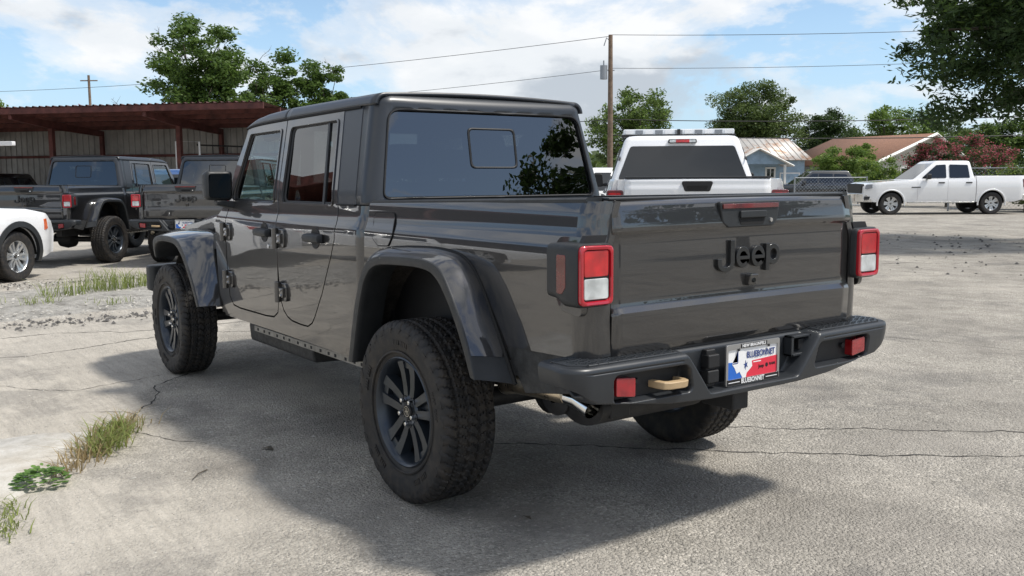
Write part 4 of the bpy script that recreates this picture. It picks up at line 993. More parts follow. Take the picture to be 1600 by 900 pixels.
def hardtop(root):
    HT = MAT['hardtop']
    ZR = 1.782; RO = .064
    def place(s, v):
        # s in [0,6] round the back, v: 0..1 wall, 1..2 roll-over, 2..3 roof
        if v <= 1: z = lerp(1.292, ZR, v); ins = 0; z0 = z
        elif v <= 2:
            a = (v-1)*PI/2; z0 = ZR; z = ZR+RO*math.sin(a); ins = RO*(1-math.cos(a))
        else: z0 = ZR; z = ZR+RO+.012*S(v-2); ins = RO
        w = ysd(z0)-.004-ins; xr = .556+(z0-1.292)*.16+ins; rc = .078-ins*.25
        xs = .689+(min(z0, 1.79)-1.286)*.19
        sg = 1; q = s
        if s > 3: sg = -1; q = 6-s
        if q <= 1: x, y = lerp(xs, xr+rc, q), w
        elif q <= 2:
            a = (q-1)*PI/2; x, y = xr+rc-rc*math.sin(a), w-rc+rc*math.cos(a)
        else: x, y = xr, (w-rc)*(3-q)
        if v > 2:
            t = v-2; cx = xs
            x = lerp(x, cx, t*.98); y = lerp(y, 0, t*.0 if q <= 1 else t*.6)
            if q <= 1: y = lerp(y, 0, t*.6)
        bow = .012*(1-min(1, abs(y)/.6)**2) if q > 1.5 else 0
        return (x-bow*(1 if v <= 1 else max(0, 2-v)), sg*y, z)
    wb, wt = .675, .598
    def sof(y, z):
        w = ysd(z)-.004; m = w-.078
        return 3-y/m if abs(y) <= m else (2-(math.asin(min(1, (abs(y)-m)/.078)))/(PI/2) if y > 0 else 4+(math.asin(min(1, (abs(y)-m)/.078)))/(PI/2))
    def vof(z): return (z-1.292)/(ZR-1.292)
    def op(sh):
        base = roundpoly([(-wb-sh, 1.326-sh), (wb+sh, 1.326-sh), (wt+sh, 1.758+sh), (-wt-sh, 1.758+sh)], [.035, .035, .075, .075], 6)
        # dense along the sides
        out = []
        for i in range(len(base)):
            a, b = Vector(base[i]), Vector(base[(i+1) % len(base)]); k = max(1, int((b-a).length/.05))
            for j in range(k): out.append(tuple(a.lerp(b, j/k)))
        return out
    hole = [(sof(y, z), vof(z)) for y, z in op(0)]
    outer = [(0, 0), (6, 0), (6, 2.0), (0, 2.0)]
    sl = [1+i/10 for i in range(11)]+[4+i/10 for i in range(11)]+[2.25, 2.5, 2.75, 3, 3.25, 3.5, 3.75]
    ctr = Vector((1.2, 0, 1.5))
    cap = plate('hardtop_shell', [outer, hole], place, HT, root, sl, [i/10 for i in range(1, 11)]+[1+i/8 for i in range(1, 8)], .012, .0, lambda c: (c-ctr), 60)
    # roof
    def zedge(x): return interp(x, [.68, .79, 1.76, 2.1, 2.27, 2.39], [1.784, 1.786, 1.772, 1.765, 1.758, 1.745])
    def rh(x): return interp(x, [.68, .8, 1.76, 2.1, 2.27, 2.34, 2.39], [.062, .060, .066, .058, .046, .03, .008])
    def roofmap(x, q):
        sg = 1 if q >= 0 else -1; a = abs(q)
        ze = zedge(x); h = rh(x); w = ysd(ze)+.004
        if a >= .85:
            t = (1-a)/.15*PI/2; y = w-RO*(1-math.cos(t)); z = ze+h*math.sin(t)
        else:
            f = a/.85; y = (w-RO)*f; z = ze+h+.016*(1-f*f)
        return (x, sg*y, z)
    qs = [-1+.0167*i for i in range(10)]+lin(-.85, .85, 13)+[.85+.0167*i for i in range(10)]
    qs = sorted(set(round(max(-1, min(1, q)), 4) for q in qs))
    r1 = grid('roof_rear', roofmap, lin(.655, 1.747, 20), qs, HT, root, 60, flip=False, solid=.02)
    r2 = grid('roof_front_panel', roofmap, lin(1.755, 2.395, 24), qs, HT, root, 60, flip=False, solid=.02)
    for s in (1, -1):
        # pillar panel between the rear door and the shell
        pl = [(.902, 1.290), (.946, 1.50), (1.000, 1.782), (.789, 1.786), (.743, 1.54), (.694, 1.290)]
        plate('hardtop_pillar', [pl], lambda u, v: (u, s*(ysd(v)-.003), v), HT, root, (), ZLEV, .02, .003, (0, s, 0))
        dr = MB(); dr.tube([(x, s*(ysd(zedge(x))+.003), zedge(x)-.006) for x in lin(.80, 2.38, 20)], .006, 6); dr.build('roof_gutter', MAT['gap'], root)
        sr = MB(); sr.tube([(x, s*.770, 1.2895) for x in lin(.69, .90, 4)], .005, 6); sr.build('hardtop_seal', MAT['gap'], root)
    # base seal at the back
    bs = MB(); bs.box(.545, .60, -.70, .70, 1.284, 1.294); bs.build('hardtop_base_seal', MAT['gap'], root)
    # rear window: black border, glass, slider
    def rmap(off):
        def f(y, z):
            x = .556+(z-1.292)*.16-.012*(1-min(1, abs(y)/.6)**2)+off
            return (x, y, z)
        return f
    ol = op(.018); il = op(-.018)
    plate('window_border', [ol, il], rmap(.016), MAT['black'], cap, (), (), .006, 0, (-1, 0, 0), 60)
    gl = plate('rear_window', [op(-.004)], rmap(.012), MAT['glass_dark'], cap, (), (), 0, 0, (-1, 0, 0), 60)
    sp = [(.150, 1.470), (-.155, 1.470), (-.155, 1.683), (.150, 1.683)]
    o_ = roundpoly(sp, .03, 4); i_ = roundpoly([(.138, 1.480), (-.143, 1.480), (-.143, 1.672), (.138, 1.672)], .025, 4)
    plate('slider_frame', [o_, i_], rmap(.009), MAT['black'], gl, (), (), .004, 0, (-1, 0, 0), 60)
    # gasket round the opening
    g = MB(); rr = rmap(-.002); lp = op(.004); g.tube([rr(*p) for p in lp]+[rr(*lp[0])], .006, 6); g.build('window_gasket', MAT['black'], cap, 60)

def bumper(root):
    PL = MAT['bumper']
    plan = []; hw = .925
    for i in range(381): plan.append((-1.205+.014*(lerp(-1, 1, i/380))**2, lerp(.835, -.835, i/380)))
    def corner(s):
        c = [(-1.191, s*.835)]
        for k in range(1, 9):
            a = k/8*PI/2; c.append((-1.115-.076*math.cos(a), s*(.835+.09*math.sin(a))))
        for k in range(1, 7): c.append((-1.115+.13*k/6, s*(.925-.012*k/6)))
        return c[1:]
    pts = corner(1)[::-1]+plan+corner(-1)
    def zb(y): return interp(abs(y), [0, .25, .45, .80, .87, .925], [.582, .583, .594, .640, .675, .700])
    sec = []
    for v in lin(0, 1, 8)[:-1]: sec.append((.16*(1-v)+.022*v, 'top', v))
    for k in range(5): a = k/4*PI/2; sec.append((.022-.022*math.sin(a)*1., 'edge', a))
    for v in lin(0, 1, 64)[1:]: sec.append((0, 'face', v))
    sec += [(.012, 'bot', .35), (.035, 'bot', .8), (.10, 'bot', 1.), (.15, 'bot', .6)]
    V = []
    for (x, y) in pts:
        # inward direction
        corner_ = abs(y) > .835
        if corner_:
            n = Vector((x+1.06, y-(math.copysign(.83, y)))) if x < -1.115 else Vector((0, math.copysign(1, y)))
            n = -n.normalized()
            if x < -1.115: n = Vector((lerp(1, 0, (abs(y)-.835)/.09), -math.copysign(lerp(0, 1, (abs(y)-.835)/.09), y))).normalized()
        else: n = Vector((1, 0))
        ztop = .782; zbot = zb(y)
        for (ins, kind, v) in sec:
            if kind == 'top': z = ztop+.002
            elif kind == 'edge': z = ztop-.018*(1-math.cos(v))
            elif kind == 'face': z = lerp(ztop-.018, zbot+.012, v); ins = .010*v*v
            else: z = zbot+.012*(1-v) if v < 1 else zbot; ins = ins+.010
            if kind == 'bot' and ins > .14: z = zbot+.04
            yb = lerp(.262, .395, min(1.1, max(0, (z-.615)/(.782-.615))))
            w = S((yb-abs(y))/.028)*S((z-.612)/.014)
            d = .082*w
            # lamp pockets
            if kind == 'face':
                cx_, cz_ = .552, .689; hx_, hz_ = .188, .056; r_ = .03
                sl = (abs(y)-cx_); qx = abs(sl+(z-cz_)*-.25*(1 if sl < 0 else .3))-hx_+r_; qz = abs(z-cz_)-hz_+r_
                sd_ = -(math.hypot(max(qx, 0), max(qz, 0))+min(max(qx, qz), 0)-r_)
                d += .055*S(sd_/.014)
                # groove above the pockets and cover line
                if abs(y) > .41: d += .004*S(1-abs(z-.757)/.004)
            p = Vector((x, y))+n*(max(ins, 0)+(d if not corner_ else 0))
            if kind in ('top',) and w > .5: z = .776
            V.append((p.x, p.y, z))
    m = len(sec); F = [(i*m+k, i*m+k+1, (i+1)*m+k+1, (i+1)*m+k) for i in range(len(pts)-1) for k in range(m-1)]
    bo = mk('rear_bumper', V, F, PL, root, 180, recalc=True)
    for s in (1, -1):
        # tread pad on the step
        q = MB(); pl = roundpoly([(-1.178, .415), (-1.172, .835), (-1.12, .892), (-1.02, .89), (-1.03, .415)], .012)
        q.prism(pl, lambda x, y: Vector((x, s*y, .780)), lambda x, y: Vector((x, s*y, .7885))); po = q.build('step_pad', PL, bo, 30, .003)
        tr = MB()
        for i in range(20):
            for j in range(6):
                x = -1.165+j*.024+(.012 if i % 2 else 0); y = .43+i*.0225
                if x > -1.045 or y > .875 or (y > .84 and x < -1.13): continue
                a = .7 if (i+j) % 2 else -.7
                M = Matrix.Translation((x, s*y, .7885)) @ Matrix.Rotation(a, 4, 'Z'); tr.box(-.009, .009, -.003, .003, -.001, .0022, M)
        tr.build('pad_tread', PL, po, 30)
        pk = MB(); pk.box(-1.1475, -1.135, s*.385, s*.72, .645, .735); pk.build('pocket_back', MAT['black'], bo)
        rf = MB(); pl = roundpoly([(.632, .652), (.632, .722), (.722, .730), (.722, .665)], .008)
        rf.prism(pl, lambda y, z: Vector((-1.13, s*y, z)), lambda y, z: Vector((-1.184, s*y, z))); rf.build('rear_reflector', MAT['reflector'], bo, 40, .003)
        bl = MB(); bl.lathe([(0, .012), (.01, .011), (.01, .001)], 12, Matrix.Translation((-1.15, s*.60, .70)) @ Matrix.Rotation(PI/2, 4, 'Z')); bl.build('parking_sensor', MAT['black'], bo)
    # tow hook in the left pocket
    hk = MB(); hk.tube([(-1.12, .525, .682), (-1.185, .520, .682), (-1.203, .512, .681), (-1.210, .495, .680), (-1.210, .425, .678), (-1.203, .408, .678), (-1.185, .402, .678), (-1.14, .400, .678)], .0195, 4, rot=PI/4); hk.build('tow_hook', MAT['tan_hook'], bo, 35, .005)
    # trailer socket
    sk = MB()
    for (a, b_, c, d) in ((-.262, -.248, .690, .775), (-.372, -.358, .690, .775), (-.372, -.248, .690, .701), (-.372, -.248, .764, .775)): sk.box(-1.165, -1.125, a, b_, c, d)
    so_ = sk.build('socket_frame', PL, bo, 30, .003)
    sb = MB(); sb.box(-1.130, -1.121, -.362, -.255, .698, .768); sb.build('socket_back', MAT['gap'], so_)
    pn = MB(); pn.box(-1.150, -1.129, -.352, -.312, .712, .756); pn.build('socket_plug', MAT['black'], so_, 30, .004)
    # connector beside the licence plate
    cn = MB()
    for za, zb_, yy in ((.700, .752, .178), (.642, .692, .180)): cn.box(-1.165, -1.12, yy, yy+.062, za, zb_)
    cn.box(-1.150, -1.12, .185, .235, .625, .77); cn.build('wiring_socket', MAT['black'], bo, 30, .006)
    hr = MB(); hr.box(-1.12, -.95, -.045, .045, .50, .59); hr.box(-1.04, -.98, -.44, .44, .60, .66); hr.build('hitch_receiver', MAT['frame'], bo, 30, .008)
    bk = MB(); bk.box(-1.09, -1.03, -.66, .66, .70, .785); bk.build('bumper_beam', MAT['gap'], bo)

def licence(root, rear):
    lp = empty('licence_plate_tmp') if False else None
    yc, zc = -.006, .700; X0 = -1.166
    b = MB(); b.box(X0, X0+.004, yc-.151, yc+.151, zc-.075, zc+.075); pl = b.build('licence_plate', MAT['white'], root, 30)
    def at(x, z, d=0): return Matrix.Translation((X0-.0012-d, yc-x, zc+z)) @ rear
    fr = MB()
    o = roundpoly([(-.157, -.081), (.157, -.081), (.157, .081), (-.157, .081)], .010); i = roundpoly([(-.145, -.056), (.145, -.056), (.145, .060), (-.145, .060)], .006)
    plate('plate_frame', [o, i], lambda u, v: (X0-.006, yc-u, zc+v), MAT['chrome_frame'], pl, (), (), .008, .0015, (-1, 0, 0))
    def flat(name, poly, mat, d):
        n = len(poly); V = [(X0-d, yc-x, zc+z) for x, z in poly]+[(X0-d+.0005, yc-x, zc+z) for x, z in poly]
        F = [tuple(range(n)), tuple(range(2*n-1, n-1, -1))]+[(k, n+k, n+(k+1) % n, (k+1) % n) for k in range(n)]
        return mk(name, V, F, mat, pl, recalc=True)
    flat('blue_field', [(-.150, -.062), (-.050, -.062), (-.050, .004), (-.150, .012)], MAT['plate_blue'], .0008)
    flat('red_field', [(-.066, -.062), (.150, -.062), (.150, .012), (-.03, .004)], MAT['plate_red'], .0010)
    # white state outline with a dark outline along its western notch
    tex = [(-.082, .064), (-.052, .064), (-.052, .026), (-.02, .016), (-.006, .012), (-.002, -.016), (-.014, -.026), (-.034, -.040), (-.040, -.062), (-.054, -.064), (-.062, -.050), (-.076, -.030), (-.084, -.034), (-.092, -.036), (-.104, -.014), (-.118, .002), (-.116, .008), (-.086, .008)]
    flat('state_outline', tex, MAT['white'], .0016)
    flat('outline_edge', [(-.088, .055), (-.084, .055), (-.084, .006), (-.116, .006), (-.116, .002), (-.088, .002)], MAT['navy'], .0020)
    flat('flower_emblem', [(-.050, -.022), (-.046, -.008), (-.054, -.004), (-.044, -.002), (-.042, .012), (-.037, -.002), (-.030, .004), (-.034, -.008), (-.028, -.018), (-.038, -.013), (-.042, -.028), (-.044, -.014)], MAT['navy'], .0024)
    flat('bottom_band', [(-.152, -.079), (.152, -.079), (.152, -.056), (-.152, -.056)], MAT['ink'], .0070)
    flat('top_band', [(-.075, .062), (.078, .062), (.078, .0785), (-.075, .0785)], MAT['ink'], .0070)
    text_mesh('dealer_name', 'BLUEBONNET', .036, MAT['navy'], pl, at(.048, .030, .0014), .0004, .0005, .166)
    text_mesh('frame_name', 'BLUEBONNET', .026, MAT['white'], pl, at(-.004, -.0675, .0066), .0004, .0007, .135)
    text_mesh('frame_town', 'NEW BRAUNFELS', .017, MAT['white'], pl, at(.0, .0702, .0066), .0004, .0004, .138)
    text_mesh('maker_names', 'Jeep', .019, MAT['ink'], pl, at(.052, -.022, .0008), .0003, .0003, .034)
    text_mesh('maker_names', 'RAM', .014, MAT['ink'], pl, at(.118, -.019, .0008), .0003, .0004, .034)
    q = MB(); q.lathe([(0, .0085), (.0008, .0085), (.0008, .001)], 14, Matrix.Translation((X0-.0009, yc-.085, zc-.021)) @ Matrix.Rotation(PI/2, 4, 'Z')); q.build('maker_emblem', MAT['ink'], pl)
    flat('dealer_line', [(.005, -.003), (.05, -.003), (.05, .001), (.005, .001)], MAT['white'], .0014)
    flat('band_line', [(-.144, -.069), (-.080, -.069), (-.080, -.066), (-.144, -.066)], MAT['white'], .0074); flat('band_line', [(.074, -.069), (.142, -.069), (.142, -.066), (.074, -.066)], MAT['white'], .0074)
    for x in (-.088, .088):
        q = MB(); q.lathe([(0, .006), (.004, .005), (.004, .001)], 10, Matrix.Translation((X0-.006, yc-x, zc+.058)) @ Matrix.Rotation(PI/2, 4, 'Z')); q.build('plate_screw', MAT['ink'], pl)
MAT['bumper'] = pm('bumper', (.023, .026, .030), .40, 0, .12, .08, 5, .08, 800, .0008, coat_rough=.3, rvar=.05)
MAT['letter'] = pm('letter', (.012, .013, .014), .30, 0, .3)
MAT['chrome_frame'] = pm('chrome_frame', (.45, .45, .45), .3, .8)
jeep = build_pickup()
tag(jeep, 'dark grey pickup with satin hardtop and beige tow hook, alone in the open lot', 'pickup')
# ================================================================ the other vehicles
MAT['glass_car'] = pm('glass_car', (.014, .016, .019), .05, 0, .5, spec=.5)
MAT['glass_windscreen'] = pm('glass_windscreen', (.05, .06, .065), .04, 0, 1., spec=.9)
MAT['bar_grey'] = pm('bar_grey', (.22, .23, .25), .2, .3, .8)
def vehicle(name, sp, paint_, roofmat=None, wheels=None):
    """a simpler car or pickup: core, panels with shut lines, glass, lamps, wheels"""
    root = empty(name); W = sp['W']; wb = sp['wb']; RW = sp.get('rw', .40); sill = sp['sill']
    top = sp['top']; arch_r = RW+.075
    pxz = sp['prof']; yz = lambda z: interp(z, [a for a, b in pxz], [b*W for a, b in pxz])
    txs = [a for a, b in top]; tzs = [b for a, b in top]
    def ztop(x): return interp(x, txs, tzs)
    xr, xf = txs[0], txs[-1]
    def zbot(x):
        z = sill+(.10*S((xr+.45-x)/.45) if sp.get('tail_up', True) else 0)+.06*S((x-xf+.5)/.5)
        for cx in (0, wb):
            d = abs(x-cx)
            if d < arch_r: z = max(z, RW+math.sqrt(max(0, arch_r**2-d*d))*1.0)
        return z
    def contour(xa, xb):
        n = max(3, int((xb-xa)/.04)); xs = set(lin(xa, xb, n))
        for cx in (0, wb):
            for k in range(25):
                x = cx+arch_r*math.cos(PI*k/24)*.9999
                if xa < x < xb: xs.add(x)
            for x in (cx-arch_r-.002, cx+arch_r+.002):
                if xa < x < xb: xs.add(x)
        for x in txs:
            if xa < x < xb: xs.add(x)
        xs = sorted(xs)
        return [(x, zbot(x)) for x in xs]+[(x, ztop(x)) for x in xs[::-1]]
    def nose(x): return 1-.14*S((x-xf+.55)/.55)**2-.05*S((xr+.3-x)/.3)**2
    zl = [round(sill+.06*i, 3) for i in range(24)]
    core = MB(); cc = contour(xr, xf)
    xs2 = [p for p in cc]
    core.prism(xs2, lambda x, z: Vector((x, (yz(z)-.045)*nose(x), z-.004)), lambda x, z: Vector((x, -(yz(z)-.045)*nose(x), z-.004)))
    co = core.build('body', paint_, root, 35)
    # round the top edges
    for s in (1, -1):
        for (nm, xa, xb) in sp['panels']:
            pl = contour(xa+.004, xb-.004)
            plate(nm, [pl], lambda u, v: (u, s*(yz(v) if v < ztop(u)-.02 else yz(v)-.012)*nose(u), v), paint_, root, [x for x in lin(xa, xb, 5)[1:-1]]+([xf-.3, xf-.2, xf-.1] if xb > xf-.3 else []), zl, .05, .008, (0, s, 0), 40)
        for cx in (0, wb):
            n_ = 15; ww = [(cx+(arch_r-.008)*math.cos(lerp(0, PI, i/(n_-1))), RW+(arch_r-.008)*math.sin(lerp(0, PI, i/(n_-1)))) for i in range(n_)]
            grid('wheel_well', lambda u, v: (ww[int(u)][0], s*v, ww[int(u)][1]), list(range(n_)), (.35, W*.93), MAT['gap'], root, 60)
            bkp = MB(); bkp.prism([(cx+(arch_r)*math.cos(2*PI*i/20), RW+(arch_r)*math.sin(2*PI*i/20)) for i in range(20)], lambda x, z: Vector((x, s*.36, max(z, .2))), lambda x, z: Vector((x, s*.40, max(z, .2)))); bkp.build('wheel_well_back', MAT['gap'], root)
            if sp.get('cladding'):
                cl = MB(); oo = [(cx+(arch_r+.07)*math.cos(lerp(R(-12), R(192), i/24)), RW+(arch_r+.07)*math.sin(lerp(R(-12), R(192), i/24))) for i in range(25)]
                ii = [(cx+(arch_r-.01)*math.cos(lerp(R(-12), R(192), i/24)), RW+(arch_r-.01)*math.sin(lerp(R(-12), R(192), i/24))) for i in range(25)]
                V = []; 
                for (a, b_), (c, d) in zip(oo, ii): V += [(a, s*(yz(b_)+.002)*nose(a), b_), (a, s*(yz(b_)+.018)*nose(a), b_), (c, s*(yz(d)+.022)*nose(c), d), (c, s*(yz(d)-.03)*nose(c), d)]
                cl.add(V, [(i*4+k, i*4+k+1, i*4+k+5, i*4+k+4) for i in range(24) for k in range(3)]); cl.build('arch_cladding', MAT['plastic'], root, 50)
            elif sp.get('arch_trim'):
                cl = MB(); pts = [(cx+(arch_r+.02)*math.cos(lerp(R(-8), R(188), i/24)), RW+(arch_r+.02)*math.sin(lerp(R(-8), R(188), i/24))) for i in range(25)]
                cl.tube([(a, s*(yz(b_)-.002)*nose(a), b_) for a, b_ in pts], .028, 8); cl.build('arch_lip', paint_, root, 60)
            place_wheel(root, wheels or WH_ROAD, cx, s*(W-.155), RW*.997, s, R(13+20*(cx > 0)), 5, RW/.405)
        # greenhouse windows and side furniture
        for (lp) in sp['side_windows']:
            wb_, wt_ = sp['gh_w']; z0, z1 = sp['gh_z']
            yy = lambda z: lerp(wb_, wt_, (z-z0)/(z1-z0))
            q = MB(); q.prism(roundpoly(lp, .04), lambda x, z: Vector((x, s*(yy(z)-.02), z)), lambda x, z: Vector((x, s*(yy(z)+.006), z))); q.build('side_window', MAT['glass_car'], root, 40)
        for (x, z) in sp.get('handles', ()):
            q = MB(); q.prism(roundpoly([(x-.11, z-.022), (x+.11, z-.022), (x+.11, z+.022), (x-.11, z+.022)], .015), lambda a, b_: Vector((a, s*(yz(z)-.005), b_)), lambda a, b_: Vector((a, s*(yz(z)+.03), b_))); q.build('door_handle', MAT['black'], root, 40, .006)
        if 'mirror' in sp:
            mx_, mz = sp['mirror']; wm = sp['gh_w'][0]
            q = MB(); q.prism(roundpoly([(wm+.06, mz-.08), (wm+.24, mz-.07), (wm+.23, mz+.12), (wm+.07, mz+.12)], .04), lambda a, b_: Vector((mx_, s*a, b_)), lambda a, b_: Vector((mx_+.14, s*a, b_))); q.box(mx_+.03, mx_+.1, s*(wm-.03), s*(wm+.1), mz-.07, mz-.02); q.build('mirror', MAT['black'], root, 40, .02)
    # greenhouse
    (xa, xb), (xc, xd) = sp['gh_x']; z0, z1 = sp['gh_z']; wb_, wt_ = sp['gh_w']
    gh = MB(); gm = roofmat or paint_
    rows = []
    for t_, ins in ((0, 0), (.5, 0), (.90, .0), (.955, .018), (.985, .05), (1., .11)):
        q = min(t_, .93)/.93
        x0 = lerp(xa, xc, q)+ins; x1 = lerp(xb, xd, q)-ins*1.3; w = lerp(wb_, wt_, q)-ins; z = lerp(z0, z1, t_); r_ = .09
        rows.append([(x, y, z) for x, y in roundpoly([(x0, -w), (x1, -w*.97), (x1, w*.97), (x0, w)], r_, 4)])
    n = len(rows[0]); V = [p for r_ in rows for p in r_]
    F = [(i*n+j, i*n+(j+1) % n, (i+1)*n+(j+1) % n, (i+1)*n+j) for i in range(len(rows)-1) for j in range(n)]+[tuple((len(rows)-1)*n+j for j in range(n))]
    gh.add(V, F); ro = gh.build('cab', gm, root, 50)
    def facewin(nm, x_b, x_t, zb_, zt_, hb, ht, sgn, mat):
        q = MB(); pl = roundpoly([(-hb, zb_), (hb, zb_), (ht, zt_), (-ht, zt_)], .05)
        xx = lambda z: lerp(x_b, x_t, (z-z0)/((z1-z0)*.93))
        q.prism(pl, lambda y, z: Vector((xx(z)-sgn*.02, y, z)), lambda y, z: Vector((xx(z)+sgn*.006, y, z))); return q.build(nm, mat, root, 40)
    facewin('windscreen', xb, xd, z0+.02, z0+(z1-z0)*.86, wb_*.90, wt_*.88, 1, MAT['glass_car'])
    rw_ = facewin('rear_window', xa, xc, z0+sp.get('rw0', .03), z0+(z1-z0)*.80, wb_*.88, wt_*.90, -1, MAT['glass_car'])
    for f in sp.get('extra', ()): f(root, yz, ztop, paint_)
    return root
# ---- white full-size crew cab pickup
def ram_extra(root, yz, ztop, paint_):
    xr = -1.22
    for s in (1, -1):
        q = MB(); q.prism(roundpoly([(.80, .98), (.80, 1.28), (.985, 1.28), (1.0, .98)], .03), lambda y, z: Vector((xr-.012, s*y, z)), lambda y, z: Vector((xr+.10, s*y, z))); lo = q.build('tail_lamp', MAT['lens_red_dark'], root, 40, .012)
        q = MB(); q.prism(roundpoly([(.83, 1.14), (.83, 1.25), (.965, 1.25), (.97, 1.14)], .02), lambda y, z: Vector((xr-.018, s*y, z)), lambda y, z: Vector((xr, s*y, z))); q.build('stop_lens', MAT['lens_red'], lo)
        q = MB(); q.prism(roundpoly([(4.60, .93), (4.56, 1.10), (4.16, 1.13), (4.28, .98)], .03), lambda x, z: Vector((x, s*(yz(z)*.86+.0), z)), lambda x, z: Vector((x, s*(yz(z)*.955+.012), z))); q.build('headlight', MAT['bar_grey'], root, 40, .01)
        q = MB(); q.box(2.3, 2.75, s*1.035, s*1.04, 1.07, 1.10) if False else q.box(2.62, 2.95, s*1.018, s*1.026, .98, 1.015); q.build('side_badge', MAT['plastic'], root)
    tg = grid('tailgate', lambda y, z: (xr-.018-.010*S((1.33-z)/.03)*S((z-.80)/.05)-.008*(1-(y/.79)**2)+.02*S((z-1.385)/.02), y, z), lin(-.79, .79, 21), lin(.72, 1.405, 40), paint_, root, 60, flip=True, solid=.03)
    sp_ = MB(); sp_.box(xr-.02, xr+.03, -.79, .79, 1.4055, 1.425); sp_.build('tailgate_spoiler', MAT['plastic'], tg, 30, .006)
    q = MB(); q.prism(roundpoly([(.175, 1.375), (-.175, 1.375), (-.135, 1.262), (.135, 1.262)], .025), lambda y, z: Vector((xr-.01, y, z)), lambda y, z: Vector((xr-.046, y, z))); ho = q.build('tailgate_handle', MAT['black'], tg, 40, .008)
    q = MB(); q.prism(roundpoly([(.12, 1.325), (-.12, 1.325), (-.10, 1.28), (.10, 1.28)], .012), lambda y, z: Vector((xr-.03, y, z)), lambda y, z: Vector((xr-.048, y, z))); q.build('handle_recess', MAT['gap'], ho)
    q = MB(); q.prism(roundpoly([(-1.34, .9), (-1.29, .97), (-1.12, .99), (-1.12, -.99), (-1.29, -.97), (-1.34, -.9)], .05), lambda x, y: Vector((x, y, .50)), lambda x, y: Vector((x, y, .72))); q.build('rear_bumper', MAT['chrome'], root, 40, .03)
    q = MB(); q.prism(roundpoly([(4.30, .985), (4.62, .86), (4.78, .45), (4.80, 0), (4.78, -.45), (4.62, -.86), (4.30, -.985)], .06), lambda x, y: Vector((x, y, .46)), lambda x, y: Vector((x, y, .78))); fb = q.build('front_bumper', MAT['chrome'], root, 40, .03)
    for s in (1, -1):
        q = MB(); q.prism(roundpoly([(4.62, .55), (4.62, .67), (4.42, .67), (4.46, .55)], .02), lambda x, z: Vector((x, s*.80, z)), lambda x, z: Vector((x, s*(.925+(4.55-x)*.25), z))); q.build('fog_lamp', MAT['plastic'], fb, 40, .01)
    q = MB(); q.prism(roundpoly([(-.72, .79), (.72, .79), (.76, 1.13), (-.76, 1.13)], .06), lambda y, z: Vector((4.58, y, z)), lambda y, z: Vector((4.735-abs(y)*.075, y, z))); q.build('grille', MAT['black'], root, 40, .01)
    for s in (1, -1):
        q = MB(); q.box(.62, 3.05, s*.90, s*.985, .425, .475); q.build('side_step', MAT['steel'], root, 30, .01)
        q = MB(); q.box(1.595, 1.645, s*.90, s*.935, 1.30, 1.80, Matrix.Translation((0, -s*.0, 0))) if False else None
    q = MB(); q.box(-1.1, .52, -.86, .86, 1.30, 1.385); q.build('bed_cover', MAT['black'], root)
    q = MB(); q.prism(roundpoly([(-.185, 1.852), (-.175, 1.905), (.175, 1.905), (.185, 1.852)], .02), lambda y, z: Vector((.655, y, z)), lambda y, z: Vector((.72, y, z))); bl = q.build('high_brake_lamp', MAT['black'], root, 40, .006)
    q = MB(); q.prism(roundpoly([(-.17, 1.862), (-.16, 1.897), (.16, 1.897), (.17, 1.862)], .012), lambda y, z: Vector((.648, y, z)), lambda y, z: Vector((.66, y, z))); q.build('cargo_lens', MAT['lens_clear'], bl, 40)
    q = MB(); q.prism([(-.085, 1.862), (-.085, 1.897), (.085, 1.897), (.085, 1.862)], lambda y, z: Vector((.642, y, z)), lambda y, z: Vector((.66, y, z))); q.build('stop_lens', MAT['lens_red'], bl, 40)
RAM = dict(W=1.02, wb=3.67, rw=.405, sill=.46, arch_trim=True, tail_up=True,
    top=[(-1.22, 1.40), (.56, 1.395), (.58, 1.32), (2.72, 1.29), (2.95, 1.265), (3.6, 1.235), (4.30, 1.175), (4.52, 1.12), (4.64, 1.02)],
    prof=[(.40, .95), (.55, .975), (.80, .995), (1.0, 1.0), (1.12, .993), (1.22, .975), (1.30, .95), (1.41, .93)],
    panels=[('bed_side', -1.20, .575), ('rear_door', .60, 1.62), ('front_door', 1.62, 2.72), ('front_fender', 2.72, 4.64)],
    gh_x=((.60, 2.86), (.72, 2.02)), gh_z=(1.27, 1.955), gh_w=(.945, .735),
    side_windows=[[(.80, 1.33), (.84, 1.80), (1.50, 1.82), (1.54, 1.33)], [(1.66, 1.33), (1.64, 1.82), (1.98, 1.80), (2.52, 1.36), (2.52, 1.33)]],
    handles=[(.86, 1.16), (1.86, 1.16)], mirror=(2.30, 1.36), rw0=.10, extra=[ram_extra])
ram = vehicle('pickup_truck', RAM, MAT['paint_white'])
tag(ram, 'white crew cab pickup parked side on before the hedge and houses', 'pickup', 'white pickups')
ram2 = copy_thing(ram, (0, 0, 0), 0)
ram3 = copy_thing(ram, (0, 0, 0), 0)
ram.location = (13.9, -28.25, 0); ram.rotation_euler = (0, 0, R(69))
# heading of the truck's own rear axle from its tail
def put_tail(o, tail, yaw, back):
    o.rotation_euler = (0, 0, yaw); o.location = (tail[0]+back*math.cos(yaw), tail[1]+back*math.sin(yaw), 0)
